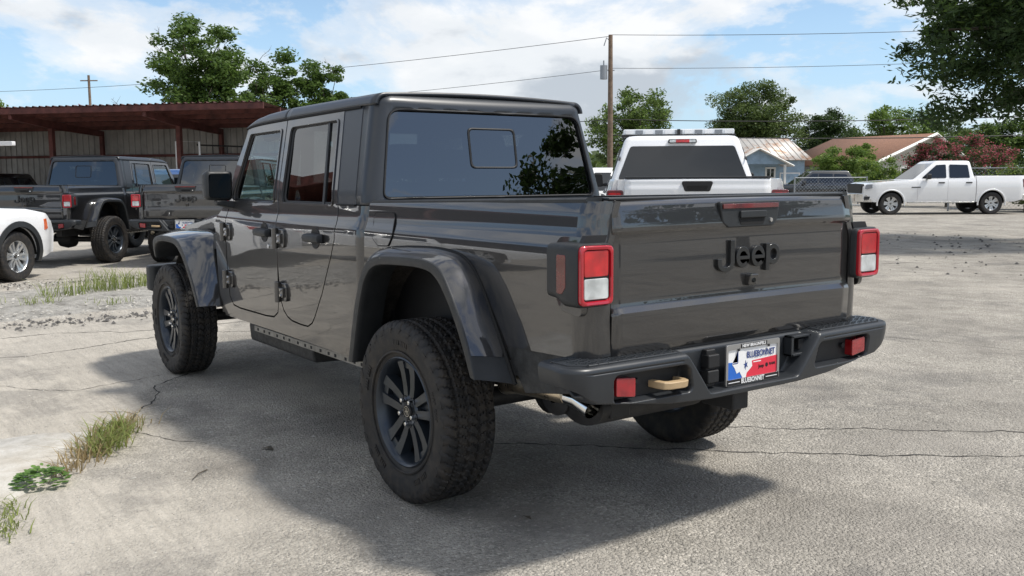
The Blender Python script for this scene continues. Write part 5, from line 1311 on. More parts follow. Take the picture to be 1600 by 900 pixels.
# the side-on truck was placed by the middle of its wheelbase
mid = Vector((16.13, -30.65)); yw = R(54.2); ram.rotation_euler = (0, 0, yw); ram.location = (mid.x-1.835*math.cos(yw), mid.y-1.835*math.sin(yw), 0)
put_tail(ram2, (3.67, -4.84), R(-41), 1.24)
tag(ram2, 'white crew cab pickup with a roof light bar, seen from behind', 'pickup')
ram3.location = (9.8, 7.6, 0); ram3.rotation_euler = (0, 0, R(-60)); tag(ram3, 'white crew cab pickup added out of view, mirrored in the bed side', 'pickup')  # unseen copy added for the white reflection in the grey pickup's side
def light_bar(parent):
    q = MB(); q.prism(roundpoly([(-.74, 1.985), (.74, 1.985), (.74, 2.062), (-.74, 2.062)], .02), lambda y, z: Vector((1.28, y, z)), lambda y, z: Vector((1.56, y, z))); o = q.build('light_bar', MAT['bar_clear'], parent, 40, .012)
    q = MB(); q.prism(roundpoly([(-.76, 1.965), (.76, 1.965), (.76, 1.99), (-.76, 1.99)], .008), lambda y, z: Vector((1.26, y, z)), lambda y, z: Vector((1.58, y, z))); q.build('bar_base', MAT['black'], o, 40, .006)
    for k in range(11):
        y = (k-5)*.132; q = MB(); q.box(1.272, 1.282, y-.05, y+.05, 1.998, 2.05); q.build('light_module', MAT['bar_grey'] if k % 2 else MAT['white'], o)
    for y in (-.62, .62):
        q = MB(); q.box(1.34, 1.50, y-.05, y+.05, 1.93, 1.97); q.build('bar_foot', MAT['black'], o)
    q = MB(); q.box(1.255, 1.275, -.02, .02, 1.985, 2.06); q.build('bar_joint', MAT['black'], o)
MAT['bar_clear'] = pm('bar_clear', (.75, .77, .79), .15, 0, 1.)
light_bar(ram2)
for s in (1, -1):
    q = MB(); q.tube([(.655+.09*k, s*(.81-.021*k), 1.64+.052*k) for k in range(3)]+[(.86, s*.735, 1.90)], .012, 6); q.build('roof_ditch_trim', MAT['black'], ram2)
# ---- white SUV, blue and dark cars
def suv_extra(root, yz, ztop, paint_):
    for s in (1, -1):
        q = MB(); q.prism(roundpoly([(3.34, .70), (3.335, .86), (3.40, .87), (3.42, .72)], .01), lambda x, z: Vector((x, s*(yz(z)*.9), z)), lambda x, z: Vector((x, s*(yz(z)*.993+.006), z))); q.build('side_marker', MAT['amber'], root, 40, .004)
        q = MB(); q.prism(roundpoly([(3.62, .78), (3.62, .90), (3.36, .93), (3.40, .82)], .02), lambda x, z: Vector((x, s*.6, z)), lambda x, z: Vector((x, s*(yz(z)*lerp(.97, .86, (x-3.36)/.26)), z))); q.build('headlight', MAT['lens_clear'], root, 40, .01)
        q = MB(); q.prism(roundpoly([(.62, .85), (.62, 1.0), (.90, 1.02), (.90, .87)], .02), lambda y, z: Vector((-.86, s*y, z)), lambda y, z: Vector((-.70, s*y, z))); q.build('tail_lamp', MAT['lens_red'], root, 40, .01)
    q = MB(); q.prism(roundpoly([(-.6, .62), (.6, .62), (.62, .82), (-.62, .82)], .03), lambda y, z: Vector((3.66, y, z)), lambda y, z: Vector((3.73-abs(y)*.06, y, z))); q.build('grille', MAT['black'], root, 40, .01)
SUV = dict(W=.94, wb=2.80, rw=.355, sill=.30, cladding=True,
    top=[(-.86, 1.02), (-.6, 1.10), (.0, 1.10), (1.9, 1.06), (2.25, 1.055), (3.0, 1.02), (3.45, .94), (3.66, .82), (3.74, .66)],
    prof=[(.25, .93), (.40, .97), (.60, .99), (.80, 1.0), (.95, .985), (1.05, .955), (1.15, .93)],
    panels=[('rear_quarter', -.82, .48), ('rear_door', .48, 1.22), ('front_door', 1.22, 2.16), ('front_fender', 2.16, 3.72)],
    gh_x=((-.72, 2.22), (-.38, 1.42)), gh_z=(1.04, 1.68), gh_w=(.86, .66),
    side_windows=[[(-.42, 1.12), (-.22, 1.50), (.36, 1.53), (.38, 1.10)], [(.46, 1.10), (.44, 1.53), (1.08, 1.54), (1.12, 1.09)], [(1.20, 1.09), (1.16, 1.54), (1.42, 1.52), (1.95, 1.12), (1.95, 1.09)]],
    handles=[(.62, .92), (1.38, .91)], mirror=(1.82, 1.08), extra=[suv_extra])
suv = vehicle('suv', SUV, MAT['paint_white'])
tag(suv, 'white SUV with black wheel arch cladding and silver wheels beside the weedy bank', 'SUV')
CARS = [suv]
suv_y = R(-46)
# right front wheel stands at (11.41, .82)
fx, fy = 2.80, -(.94-.155)
suv.rotation_euler = (0, 0, suv_y)
suv.location = (11.41-(fx*math.cos(suv_y)-fy*math.sin(suv_y)), .82-(fx*math.sin(suv_y)+fy*math.cos(suv_y)), 0)
def swap_to(m): return {'paint_white': MAT[m]}
CAM_COPY_XY, CAM_COPY_YAW = Vector((-3.5731, 2.8892)), R(-35.806)      # camera position and yaw, copied to place far things by image pixel and depth
def px_xy(px, depth):  # ground point under an image pixel column at a given depth
    fw = Vector((math.cos(CAM_COPY_YAW), math.sin(CAM_COPY_YAW))); r_ = Vector((math.sin(CAM_COPY_YAW), -math.cos(CAM_COPY_YAW)))
    p = CAM_COPY_XY+fw*depth+r_*((px-800)/1477.6*depth); return p.x, p.y
blue = copy_thing(suv, (*px_xy(268, 23.5), 0), R(-44), swap_to('paint_blue')); tag(blue, 'blue car standing between the black and the grey pickup', 'car')
dark = copy_thing(suv, (*px_xy(20, 35.), 0), R(-48+180), swap_to('paint_black')); tag(dark, 'black car parked under the open metal shed', 'car')
dark2 = copy_thing(suv, (*px_xy(1305, 47.), 0), R(54), swap_to('paint_black')); tag(dark2, 'black car behind the chain link fence beside the blue house', 'car')
wh2 = copy_thing(suv, (*px_xy(952, 26.), 0), R(-20)); tag(wh2, 'white car beyond the pickup with the light bar', 'car')
blk2 = copy_thing(suv, (-15.5, -7.0, 0), R(80), swap_to('paint_black')); tag(blk2, 'black car added out of view, mirrored in the rear window', 'car')  # unseen car added for the low dark reflection in the rear window
# ---- two more pickups of the first kind
blk = copy_thing(jeep, (14.35, -.47, 0), R(-43.8), {'paint_grey': MAT['paint_black']}); tag(blk, 'black pickup with black hardtop parked before the open metal shed', 'pickup', 'crew cab pickups before the shed')
gry = copy_thing(jeep, (12.83+.04, -2.41-.06, 0), R(-36.5)); tag(gry, 'dark grey pickup parked beside the black pickup', 'pickup', 'crew cab pickups before the shed')
# ================================================================ open metal shed
MAT['red_steel'] = pm('red_steel', (.105, .034, .028), .7, .1, 0, .5, 3, .2, 30)
MAT['sheet'] = pm('sheet', (.30, .29, .27), .5, .35, 0, .25, 1.2, .1, 10, .01, rvar=.1)
MAT['sheet_roof'] = pm('sheet_roof', (.11, .052, .045), .65, .2, 0, .4, 1.5)
def ribbed(name, w, L_, rib=.035, n=5):
    """profiled sheet: x across, y along, z relief"""
    V = []; prof = []
    for k in range(n):
        a = w*k/n; s_ = w/n
        prof += [(a, 0), (a+s_*.62, 0), (a+s_*.72, rib), (a+s_*.90, rib)]
    prof.append((w, 0))
    for y in (0, L_): V += [(x, y, z) for x, z in prof]
    m = len(prof); me = bpy.data.meshes.new(name); me.from_pydata(V, [], [(i, i+1, m+i+1, m+i) for i in range(m-1)]); finish(me, 20); return me
def shed():
    yaw = R(-48.6); root = empty('metal_shed', (32.07, -2.39, 0), yaw)
    tag(root, 'open fronted metal shed with rust red posts and grey sheet back wall', 'shed')
    ZF, ZB, XF, XB = 3.80, 3.42, -.25, 4.75; Y0, Y1 = -9.2, 42
    def zr(x): return lerp(ZF, ZB, (x-XF)/(XB-XF))
    wall = ribbed('wall_sheet', 1.0, 3.36, .035, 4); wall.materials.append(MAT['sheet'])
    roof = ribbed('roof_sheet', 1.0, XB-XF+.12, .04, 4); roof.materials.append(MAT['sheet_roof'])
    sl = math.atan2(ZB-ZF, XB-XF)
    y = Y0
    while y < Y1:
        o = bpy.data.objects.new('wall_sheet', wall); COL.objects.link(o); o.parent = root
        # local x -> +y, local y -> up, relief towards the front
        o.matrix_local = Matrix(((0, 0, -1, 4.72), (1, 0, 0, y), (0, 1, 0, 0), (0, 0, 0, 1)))
        o = bpy.data.objects.new('roof_sheet', roof); COL.objects.link(o); o.parent = root
        c, s_ = math.cos(sl), math.sin(sl)
        o.matrix_local = Matrix(((0, c, -s_, XF-.06), (1, 0, 0, y), (0, s_, c, ZF+.012), (0, 0, 0, 1)))
        y += 1.0
    b = MB(); b.box(XF-.03, XF+.03, Y0, Y1, ZF-.20, ZF-.005); b.build('front_fascia', MAT['red_steel'], root, 30, .01)
    for x in (.9, 2.0, 3.2, 4.3):
        b = MB(); b.box(x-.03, x+.03, Y0, Y1, zr(x)-.16, zr(x)-.005); b.build('purlin', MAT['red_steel'], root)
    for z in (1.2, 2.33):
        b = MB(); b.box(4.60, 4.675, Y0, Y1, z-.05, z+.05); b.build('wall_rail', MAT['red_steel'], root)
    yy = -5.0-3.9
    for k in range(-1, 9):
        y = 5.0*k
        if y < Y0+.1 or y > Y1: continue
        b = MB(); V = []
        for x, h in ((XF+.05, .18), (1.75, .26), (4.6, .20)): V += [(x, y-.06, zr(x)-.17-h), (x, y+.06, zr(x)-.17-h), (x, y+.06, zr(x)-.165), (x, y-.06, zr(x)-.165)]
        b.add(V, [(i*4+j, i*4+(j+1) % 4, (i+1)*4+(j+1) % 4, (i+1)*4+j) for i in range(2) for j in range(4)]+[(0,1,2,3), (11,10,9,8)]); b.build('rafter', MAT['red_steel'], root, 30)
        b = MB(); b.box(1.68, 1.84, y-.08, y+.08, 0, zr(1.76)-.40); b.build('post', MAT['red_steel'], root, 30, .01)
        b = MB(); b.box(4.45, 4.59, y-.07, y+.07, 0, zr(4.5)-.36); b.build('post', MAT['red_steel'], root, 30, .01)
    # gable end closing the right
    b = MB(); b.box(1.8, 4.7, Y0-.02, Y0+.02, 0, 3.4); b.build('end_wall', MAT['sheet'], root)
shed()
def pipe_rack():
    o = empty('pipe_rack', (*px_xy(300, 33.2), 0), R(-48.6)); tag(o, 'white pipe frame with dark rails standing inside the shed', 'rack')
    b = MB()
    b.tube([(0, .45, 0), (0, .45, 2.75), (0, -.45, 2.72), (0, -.45, 0)], .035, 8); b.tube([(0, -.45, 1.9), (0, .45, 1.9)], .025, 8); b.build('frame', MAT['white'], o)
    for z, l in ((2.62, 2.1), (2.1, 2.1), (1.5, 2.0)):
        b = MB(); b.tube([(.1, -.3, z), (.1, -.3-l, z-.1)], .03, 6); b.build('rail', MAT['black'], o)
    for k in range(3):
        b = MB(); b.tube([(.1, -.9-.55*k, .0), (.1, -.9-.55*k, 2.58)], .02, 6); b.build('upright', MAT['black'], o)
pipe_rack()
def shed_lamp():
    o = empty('strip_light', (*px_xy(8, 30.6), 2.62), R(-48.6)); tag(o, 'white strip light on a bracket under the shed roof', 'light')
    b = MB(); b.prism(roundpoly([(-.55, -.09), (-.55, .05), (.55, .05), (.55, -.09)], .03), lambda y, z: Vector((-.06, y, z)), lambda y, z: Vector((.10, y, z))); b.build('housing', MAT['white'], o, 40, .01)
    b = MB(); b.tube([(.02, 0, .05), (.05, .02, 1.03)], .015, 6); b.build('drop_rod', MAT['white'], o)
shed_lamp()
# ================================================================ houses
def siding(name, col):
    t = NT(name); ob = t.obj(); z = t.n('SeparateXYZ', {0: ob}).outputs[2]
    w = t.math('FRACT', t.math('MULTIPLY', z, 5.5))
    c = t.ramp(t.noise(2.5, 6, .7, ob), [(.3, tuple(k*.75 for k in col)), (.7, tuple(min(1, k*1.15) for k in col))])
    return t.end(t.n('BsdfPrincipled', {'Base Color': c, 'Roughness': .8, 'Normal': t.bump(w, .6, .03)}))
MAT['siding_blue'] = siding('siding_blue', (.27, .37, .47)); MAT['siding_cream'] = siding('siding_cream', (.50, .48, .42))
def tin():
    t = NT('rusty_tin'); ob = t.obj()
    f = t.ramp(t.noise(1.1, 7, .7, ob), [(.48, 0.), (.62, 1.)])
    c = t.mix(f, (.50, .48, .45), (.34, .21, .14)); return t.end(t.n('BsdfPrincipled', {'Base Color': c, 'Roughness': .55, 'Metallic': .3}))
MAT['tin'] = tin()
MAT['shingle'] = pm('shingle', (.22, .115, .075), .9, 0, 0, .35, 14, .5, 30, .02)
MAT['trim_white'] = pm('trim_white', (.70, .69, .66), .6, 0, 0, .1, 4)
MAT['pane'] = pm('pane', (.02, .024, .03), .06, 0, 1.)
def window_part(parent, M, w, h):
    f = MB(); f.box(-w/2-.08, w/2+.08, -.03, .03, -h/2-.08, h/2+.08, M); o = f.build('window', MAT['trim_white'], parent, 30)
    for dx in (-1, 1):
        for dz in (-1, 1):
            p = MB(); p.box(dx*w/4-w/4+.03, dx*w/4+w/4-.03, -.04, -.034, dz*h/4-h/4+.03, dz*h/4+h/4-.03, M); p.build('pane', MAT['pane'], o)
    return o
def blue_house():
    x, y = px_xy(1205, 58); o = empty('house', (x, y, 0), R(-35.8-90+8)); tag(o, 'small weathered blue house with a rusty tin roof', 'house')
    # local x to the right in the picture, local y away
    b = MB(); b.box(-3.6, 2.05, 0, 5.2, 0, 2.5); b.build('wall', MAT['siding_blue'], o)
    r = MB(); r.add([(-4.0, -.35, 2.42), (2.45, -.35, 2.42), (2.10, 2.6, 3.85), (-4.0, 2.6, 3.85), (-4.0, 5.5, 2.42), (2.45, 5.5, 2.42)], [(0,1,2,3), (3,2,5,4), (1,5,2)])
    ro = r.build('roof', MAT['tin'], o, 20); mods(ro, 0, .05)
    for k in range(16):
        s_ = MB(); xx = -3.9+.4*k; s_.tube([(xx, -.36, 2.43), (min(xx, 2.08), 2.6, 3.87)], .02, 4); s_.build('roof_seam', MAT['tin'], ro)
    g_ = MB(); g_.prism([(-3.2, 2.15), (-1.5, 3.0), (.35, 2.15)], lambda a, z: Vector((a, -1.3, z)), lambda a, z: Vector((a, .1, z))); g_.build('porch_gable', MAT['siding_blue'], o)
    pr = MB(); pr.add([(-3.5, -1.6, 2.05), (-1.5, -1.6, 3.08), (-1.5, 1.2, 3.08), (-3.5, 1.2, 2.05), (.65, -1.6, 2.05), (.65, 1.2, 2.05)], [(0,1,2,3), (1,4,5,2)]); p2 = pr.build('porch_roof', MAT['tin'], o, 20); mods(p2, 0, .06)
    fb = MB(); fb.tube([(-3.5, -1.62, 2.03), (-1.5, -1.62, 3.06), (.65, -1.62, 2.03)], .05, 4); fb.build('gable_trim', MAT['trim_white'], o)
    T = Matrix.Translation
    window_part(o, T((-.15, -.02, 1.35)), .5, 1.1)
    bd = MB(); bd.box(.45, 1.75, -.05, -.02, .95, 1.65); bd.build('boarded_window', MAT['trim_white'], o); bd = MB(); bd.box(.53, 1.67, -.07, -.05, 1.03, 1.57); bd.build('window_board', MAT['siding_blue'], o)
    for a in (-3.0, .15):
        p = MB(); p.box(a-.06, a+.06, -1.5, -1.38, 0, 2.1); p.build('porch_post', MAT['trim_white'], o)
blue_house()
def brown_house():
    x, y = px_xy(1436, 60); o = empty('house', (x, y, 0), R(-35.8-90+30)); tag(o, 'house with brown shingle roof and white gable trim behind the pink bush', 'house')
    b = MB(); b.box(-4.6, 4.0, 0, 7, 0, 2.3); b.prism([(-4.6, 2.3), (.6, 3.95), (4.0, 2.3)], lambda a, z: Vector((a, 0, z)), lambda a, z: Vector((a, 7, z))); b.build('wall', MAT['siding_cream'], o)
    r = MB(); r.add([(-5.3, -.5, 2.12), (.6, -.5, 4.05), (.6, 7.5, 4.05), (-5.3, 7.5, 2.12), (4.6, -.5, 2.12), (4.6, 7.5, 2.12)], [(0,1,2,3), (1,4,5,2)]); ro = r.build('roof', MAT['shingle'], o, 20); mods(ro, 0, .1)
    t_ = MB(); t_.tube([(-5.3, -.56, 2.05), (.6, -.56, 4.0), (4.6, -.56, 2.05)], .11, 4); t_.build('gable_trim', MAT['trim_white'], ro)
    for a in (-3.2, -1.6, 2.4): window_part(o, Matrix.Translation((a, -.02, 1.3)), .8, 1.2)
    p = MB(); p.box(-.1, .8, -.05, -.01, 0, 2.05); p.build('door', MAT['trim_white'], o)
brown_house()
# ================================================================ utility poles and wires
MAT['pole_wood'] = pm('pole_wood', (.17, .12, .085), .9, 0, 0, .35, 5, .5, 40, .02)
MAT['wire'] = pm('wire', (.02, .02, .02), .6)
MAT['grey_metal'] = pm('grey_metal', (.30, .32, .34), .5, .5)
def pole(px, d, h, label, trafo):
    x, y = px_xy(px, d); o = empty('utility_pole', (x, y, 0)); tag(o, label, 'pole', 'utility poles')
    b = MB(); b.tube([(0, 0, 0), (0, 0, h*.5), (.02, 0, h)], [.17, .14, .11], 12); b.build('shaft', MAT['pole_wood'], o, 50)
    r_ = Vector((math.sin(CAM_COPY_YAW), -math.cos(CAM_COPY_YAW), 0))
    if trafo:
        b = MB(); c = -r_*.36; b.tube([(c.x, c.y, h-2.25), (c.x, c.y, h-1.55)], .19, 14); b.build('transformer', MAT['grey_metal'], o, 40)
        b = MB(); b.tube([(c.x, c.y, h-1.55), (c.x, c.y, h-1.3)], .035, 6); b.build('bushing', MAT['grey_metal'], o)
        b = MB(); c2 = -r_*.22; b.tube([(0, 0, h-.35), (c2.x, c2.y, h-.15), (c2.x*1.6, c2.y*1.6, h-.55)], .03, 6); b.build('fuse_arm', MAT['grey_metal'], o)
        for z in (h-1.8, h-4.4):
            c3 = r_*.2; b = MB(); b.tube([(-c3.x*.8, -c3.y*.8, z), (c3.x, c3.y, z)], .03, 6); b.build('bracket', MAT['grey_metal'], o)
    else:
        b = MB(); c = r_*.8; b.tube([(-c.x, -c.y, h-.5), (c.x, c.y, h-.5)], .06, 6); b.build('cross_arm', MAT['pole_wood'], o)
    return x, y
def z_at(py, d): return 1.42+(278-py)/1477.6*d
pole(953, 50, z_at(62, 50), 'wooden utility pole with a grey transformer behind the white pickups', True)
pole(153, 90, z_at(118, 90), 'distant wooden utility pole beyond the metal shed', False)
def wire(p, q, sag, label, r_=.014):
    a, b_ = Vector(p), Vector(q); pts = []
    for i in range(25):
        t_ = i/24; c = a.lerp(b_, t_); c.z -= sag*4*t_*(1-t_); pts.append(c)
    m = MB(); m.tube(pts, r_, 5); tag(m.build('power_line', MAT['wire'], None, 60), label, 'wire', 'overhead power lines')
def W3(px, py, d): return (*px_xy(px, d), z_at(py, d))
wire(W3(953, 62, 50), W3(1900, 38, 46), .3, 'uppermost thin power line running from the pole top over the houses')
wire(W3(953, 64, 50), W3(-300, 142, 78), 1.0, 'thin power line running from the pole top over the metal shed')
wire(W3(953, 112, 50), W3(1900, 84, 46), .3, 'second power line from the transformer over the houses', .012)
wire(W3(953, 114, 50), W3(-300, 176, 70), 1.0, 'second power line from the transformer over the metal shed', .012)
wire(W3(953, 189, 50), W3(1900, 174, 46), .35, 'thick low cable from the pole past the houses', .022)
wire(W3(953, 213, 50), W3(1900, 205, 46), .35, 'lowest thick cable from the pole past the houses', .026)
wire(W3(953, 190, 50), W3(-300, 190, 70), .8, 'thick low cable from the pole towards the metal shed', .02)
# ================================================================ chain link fence
def fence(pa, pb, h, label, step=.16):
    a, b_ = Vector((*pa, 0)), Vector((*pb, 0)); L_ = (b_-a).length; yaw = math.atan2(b_.y-a.y, b_.x-a.x)
    o = empty('chain_link_fence', a, yaw); tag(o, label, 'fence')
    n = max(1, round(L_/2.8))
    for k in range(n+1):
        p = MB(); p.tube([(L_*k/n, 0, 0), (L_*k/n, 0, h+.05)], .035, 8); p.build('post', MAT['grey_metal'], o)
    for z in (h, .08):
        p = MB(); p.tube([(0, 0, z), (L_, 0, z)], .022, 6); p.build('rail', MAT['grey_metal'], o)
    V = []; F = []
    k = -h
    while k < L_:
        for sg in (1, -1):
            x0, x1 = k, k+h
            z0, z1 = (0, h) if sg > 0 else (h, 0)
            if x0 < 0: z0 = z0+(z1-z0)*(-x0)/h; x0 = 0
            if x1 > L_: z1 = z0+(z1-z0)*(L_-x0)/(x1-x0); x1 = L_
            if x1 > x0:
                b0 = len(V); V += [(x0, -.004, z0), (x1, -.004, z1), (x1, .004, z1+.008), (x0, .004, z0+.008)]; F.append((b0, b0+1, b0+2, b0+3))
        k += step
    tag(mk('wire_mesh', V, F, MAT['grey_metal'], o), kind='stuff')
fence(px_xy(1240, 44), px_xy(1352, 44), 1.35, 'chain link fence section before the blue house')
fence(px_xy(1480, 38), px_xy(1760, 36), 1.7, 'chain link fence section overgrown behind the white pickup')

# unseen canopy added to the left for a dark reflection in doors and glass
def canopy():
    o = empty('added_canopy', (25, 12.5, 0), R(24)); tag(o, 'tall open metal canopy added out of view, mirrored in the doors of the grey pickup', 'canopy')
    b = MB(); b.box(-.2, 8, -9, 8.5, 5.1, 5.55); b.build('roof', MAT['red_steel'], o, 30, .02)
    b = MB(); b.box(7.7, 7.9, -9, 8.5, 0, 5.1); b.build('back_wall', MAT['sheet_roof'], o)
    for y in (-8.8, -3.1, 2.6, 8.3):
        for x in (0.1, 7.4):
            p = MB(); p.box(x-.12, x+.12, y-.12, y+.12, 0, 5.1); p.build('post', MAT['red_steel'], o, 30)
    for s_ in (-9, 8.4):
        p = MB(); p.box(.3, 7.7, s_, s_+.1, 1.0, 5.1); p.build('side_wall', MAT['sheet_roof'], o)
canopy()
# ================================================================ trees and shrubs
MAT['leaf_a'] = leaf_mat('leaf_a', (.034, .072, .014), (.115, .185, .038))
MAT['leaf_dark'] = leaf_mat('leaf_dark', (.016, .036, .011), (.055, .095, .024))
MAT['leaf_olive'] = leaf_mat('leaf_olive', (.042, .074, .020), (.110, .155, .042))
MAT['leaf_light'] = leaf_mat('leaf_light', (.070, .130, .024), (.180, .265, .055))
MAT['leaf_lime'] = leaf_mat('leaf_lime', (.12, .19, .03), (.24, .32, .06))
MAT['blossom'] = leaf_mat('blossom', (.30, .045, .065), (.46, .13, .16))
def tree(name, label, base, h, crown, nclump, nleaf, leaf, mat, seed, trunk=.25, group=None, cat='tree', lean=(0, 0), clump_r=.5, holes=0., bare=0, mat2=None, frac2=0., aspect=.5, droop=0., hang=.0, top_bias=.0):
    """trunk and limbs reach to clumps of leaves spread through an uneven crown; crown = (cx, cy, cz, rx, ry, rz) from the base"""
    nleaf = int(nleaf*1.6); nclump = int(nclump*1.35)
    rr = np.random.default_rng(seed); o = empty(name, (*base, 0)); tag(o, label, cat, group)
    cx, cy, cz, rx, ry, rz = crown
    C = []
    k = 0
    lob = rr.normal(size=(7, 3)); lob /= np.linalg.norm(lob, axis=1)[:, None]; amp = rr.uniform(-.28, .25, 7)
    while len(C) < nclump and k < nclump*60:
        k += 1
        d = rr.normal(size=3); d /= np.linalg.norm(d); r_ = rr.random()**.42
        lim = 1+sum(a*max(0, float(d @ l))**3 for a, l in zip(amp, lob))
        p = d*r_*lim
        if p[2] < -.75+.2*rr.random(): continue
        q = np.array([cx+p[0]*rx, cy+p[1]*ry, cz+p[2]*rz])
        if q[2] < .4: continue
        C.append(q)
    C = np.array(C)
    # wood
    b = MB(); split = max(.5, cz-rz*.75)
    tp = Vector((cx*.75+lean[0], cy*.75+lean[1], min(h*.75, cz)))
    b.tube([(0, 0, -.05), (cx*.2, cy*.2, split*.55), (cx*.45, cy*.45, split), tuple(tp)], [trunk, trunk*.8, trunk*.66, trunk*.28], 10)
    b.build('trunk', MAT['bark'], o, 60)
    lm = MB(); idx = rr.permutation(len(C))[:min(len(C), 26)]
    for i in idx:
        p = Vector(C[i]); t_ = rr.uniform(.25, .95); s0 = Vector((cx*.45, cy*.45, split)).lerp(tp, t_)
        m = s0.lerp(p, .5)+Vector((rr.normal()*.15, rr.normal()*.15, rr.uniform(.0, .35)))
        lm.tube([s0, m, p], [trunk*.26, trunk*.15, trunk*.05], 5, cap=False)
    for i in range(bare):
        p = Vector(C[rr.integers(len(C))]); e = p+Vector((rr.normal()*.5, rr.normal()*.5, rr.uniform(.4, 1.1)))
        lm.tube([p, p.lerp(e, .5)+Vector((rr.normal()*.1, 0, .1)), e], [.02, .014, .005], 4, cap=False)
        for _ in range(3):
            f = p.lerp(e, rr.uniform(.3, .9)); lm.tube([f, f+Vector((rr.normal()*.3, rr.normal()*.3, rr.uniform(.1, .4)))], [.01, .004], 3, cap=False)
    lm.build('branches', MAT['bark'], o, 60)['kind'] = 'stuff'
    # leaves
    def leaves(n, mat_, nm, sel):
        ci = rr.integers(len(C), size=n) if sel is None else sel[rr.integers(len(sel), size=n)]
        cr = clump_r*(.55+.9*rr.random(len(C)))
        dv = rr.normal(size=(n, 3)); dv /= np.linalg.norm(dv, axis=1)[:, None]; dv *= (rr.random(n)**.5)[:, None]
        dv[:, 2] *= .62
        pos = C[ci]+dv*cr[ci][:, None]
        if hang: pos[:, 2] -= hang*np.abs(dv[:, 0]*dv[:, 1])*2*cr[ci]
        pos[:, 2] = np.maximum(pos[:, 2], .05)
        e = rr.normal(size=(n, 3)); e[:, 2] = e[:, 2]*.5-droop; e /= np.linalg.norm(e, axis=1)[:, None]
        u = rr.normal(size=(n, 3))+np.array([0, 0, .9]); f = np.cross(e, u); f /= np.maximum(1e-6, np.linalg.norm(f, axis=1))[:, None]
        L_ = leaf*(.6+.8*rr.random(n))[:, None]; w = L_*aspect*.5
        nn = np.cross(e, f)
        p0 = pos-e*L_*.5; p2 = pos+e*L_*.5; p1 = pos+f*w+nn*w*.25; p3 = pos-f*w+nn*w*.25
        V = np.stack([p0, p1, p2, p3], 1).reshape(-1, 3)
        me = bpy.data.meshes.new(nm); me.vertices.add(4*n); me.vertices.foreach_set('co', V.astype(np.float32).ravel())
        me.loops.add(4*n); me.loops.foreach_set('vertex_index', np.arange(4*n, dtype=np.int32))
        me.polygons.add(n); me.polygons.foreach_set('loop_start', np.arange(0, 4*n, 4, dtype=np.int32))
        me.update(calc_edges=True); me.validate(); me.materials.append(mat_)
        c = bpy.data.objects.new(nm, me); COL.objects.link(c); c.parent = o
        c['kind'] = 'stuff'
    leaves(int(nleaf*(1-frac2)), mat, 'crown', None)
    if mat2:
        top_ = np.argsort(-(C[:, 2]+.6*np.linalg.norm(C[:, :2]-np.array([cx, cy]), axis=1)))[:max(3, int(len(C)*.7))]
        leaves(int(nleaf*frac2), mat2, 'blossom' if mat2 == MAT['blossom'] else 'new_growth', top_)
    return o
def T(px, d): return px_xy(px, d)
GB = 'trees beyond the metal shed'; GH = 'trees behind the houses'
tree('tree', 'tallest tree rising above the metal shed roof', T(325, 50), 10, (0, 0, 6.3, 2.6, 2.6, 3.2), 95, 17000, .20, MAT['leaf_a'], 1, .28, GB, clump_r=.62, bare=16, lean=(.3, 0))
tree('tree', 'loose tree next to the tallest tree above the shed', T(432, 54), 8.6, (0, 0, 5.6, 1.6, 1.6, 3.1), 42, 7500, .20, MAT['leaf_a'], 2, .2, GB, clump_r=.55, bare=6)
tree('tree', 'ragged tree with dead twigs above the shed end', T(505, 55), 8.4, (0, 0, 5.6, 1.6, 1.5, 2.9), 46, 8000, .20, MAT['leaf_a'], 3, .2, GB, clump_r=.55, bare=10)
tree('tree', 'small treetop just showing over the far end of the shed', T(5, 60), 6.4, (0, 0, 4.9, 1.2, 1.2, 1.2), 14, 2200, .2, MAT['leaf_light'], 4, .12, GB, clump_r=.5)
tree('tree', 'small reddish treetop just showing over the shed roof', T(132, 62), 6.6, (0, 0, 5.2, .9, .9, 1.1), 9, 900, .2, MAT['blossom'], 5, .1, GB, clump_r=.45)
def bare_tree():
    o = empty('bare_tree', (*T(215, 56), 0)); tag(o, 'bare leafless treetop over the shed roof beside the tallest tree', 'tree'); rr = random.Random(4)
    b = MB(); b.tube([(0, 0, 0), (.1, 0, 3), (0, 0, 5)], [.12, .08, .04], 6); b.build('trunk', MAT['bark'], o)
    q = MB()
    for i in range(14):
        s0 = Vector((0, 0, rr.uniform(3.6, 5))); e = s0+Vector((rr.gauss(0, .6), rr.gauss(0, .6), rr.uniform(.3, 1.3))); q.tube([s0, s0.lerp(e, .5)+Vector((0, 0, .1)), e], [.03, .018, .007], 4, cap=False)
        for _ in range(3): f = s0.lerp(e, rr.uniform(.4, .95)); q.tube([f, f+Vector((rr.gauss(0, .25), rr.gauss(0, .25), rr.uniform(.1, .45)))], [.012, .004], 3, cap=False)
    q.build('branches', MAT['bark'], o)['kind'] = 'stuff'
bare_tree()
tree('tree', 'airy light green tree behind the utility pole', T(985, 56), 6.9, (0, 0, 3.9, 3.0, 2.6, 2.7), 80, 12500, .17, MAT['leaf_olive'], 6, .2, GH, clump_r=.55, mat2=MAT['leaf_light'], frac2=.35, bare=4)
tree('tree', 'broad dark rounded tree behind the blue house', T(1172, 66), 8.0, (0, 0, 4.9, 3.6, 3.2, 2.9), 125, 23000, .17, MAT['leaf_olive'], 7, .3, GH, clump_r=.72)
tree('tree', 'very dark flat topped tree between the two houses', T(1285, 72), 6.8, (0, 0, 4.0, 2.9, 2.4, 2.4), 65, 11500, .18, MAT['leaf_dark'], 8, .25, GH, clump_r=.62)
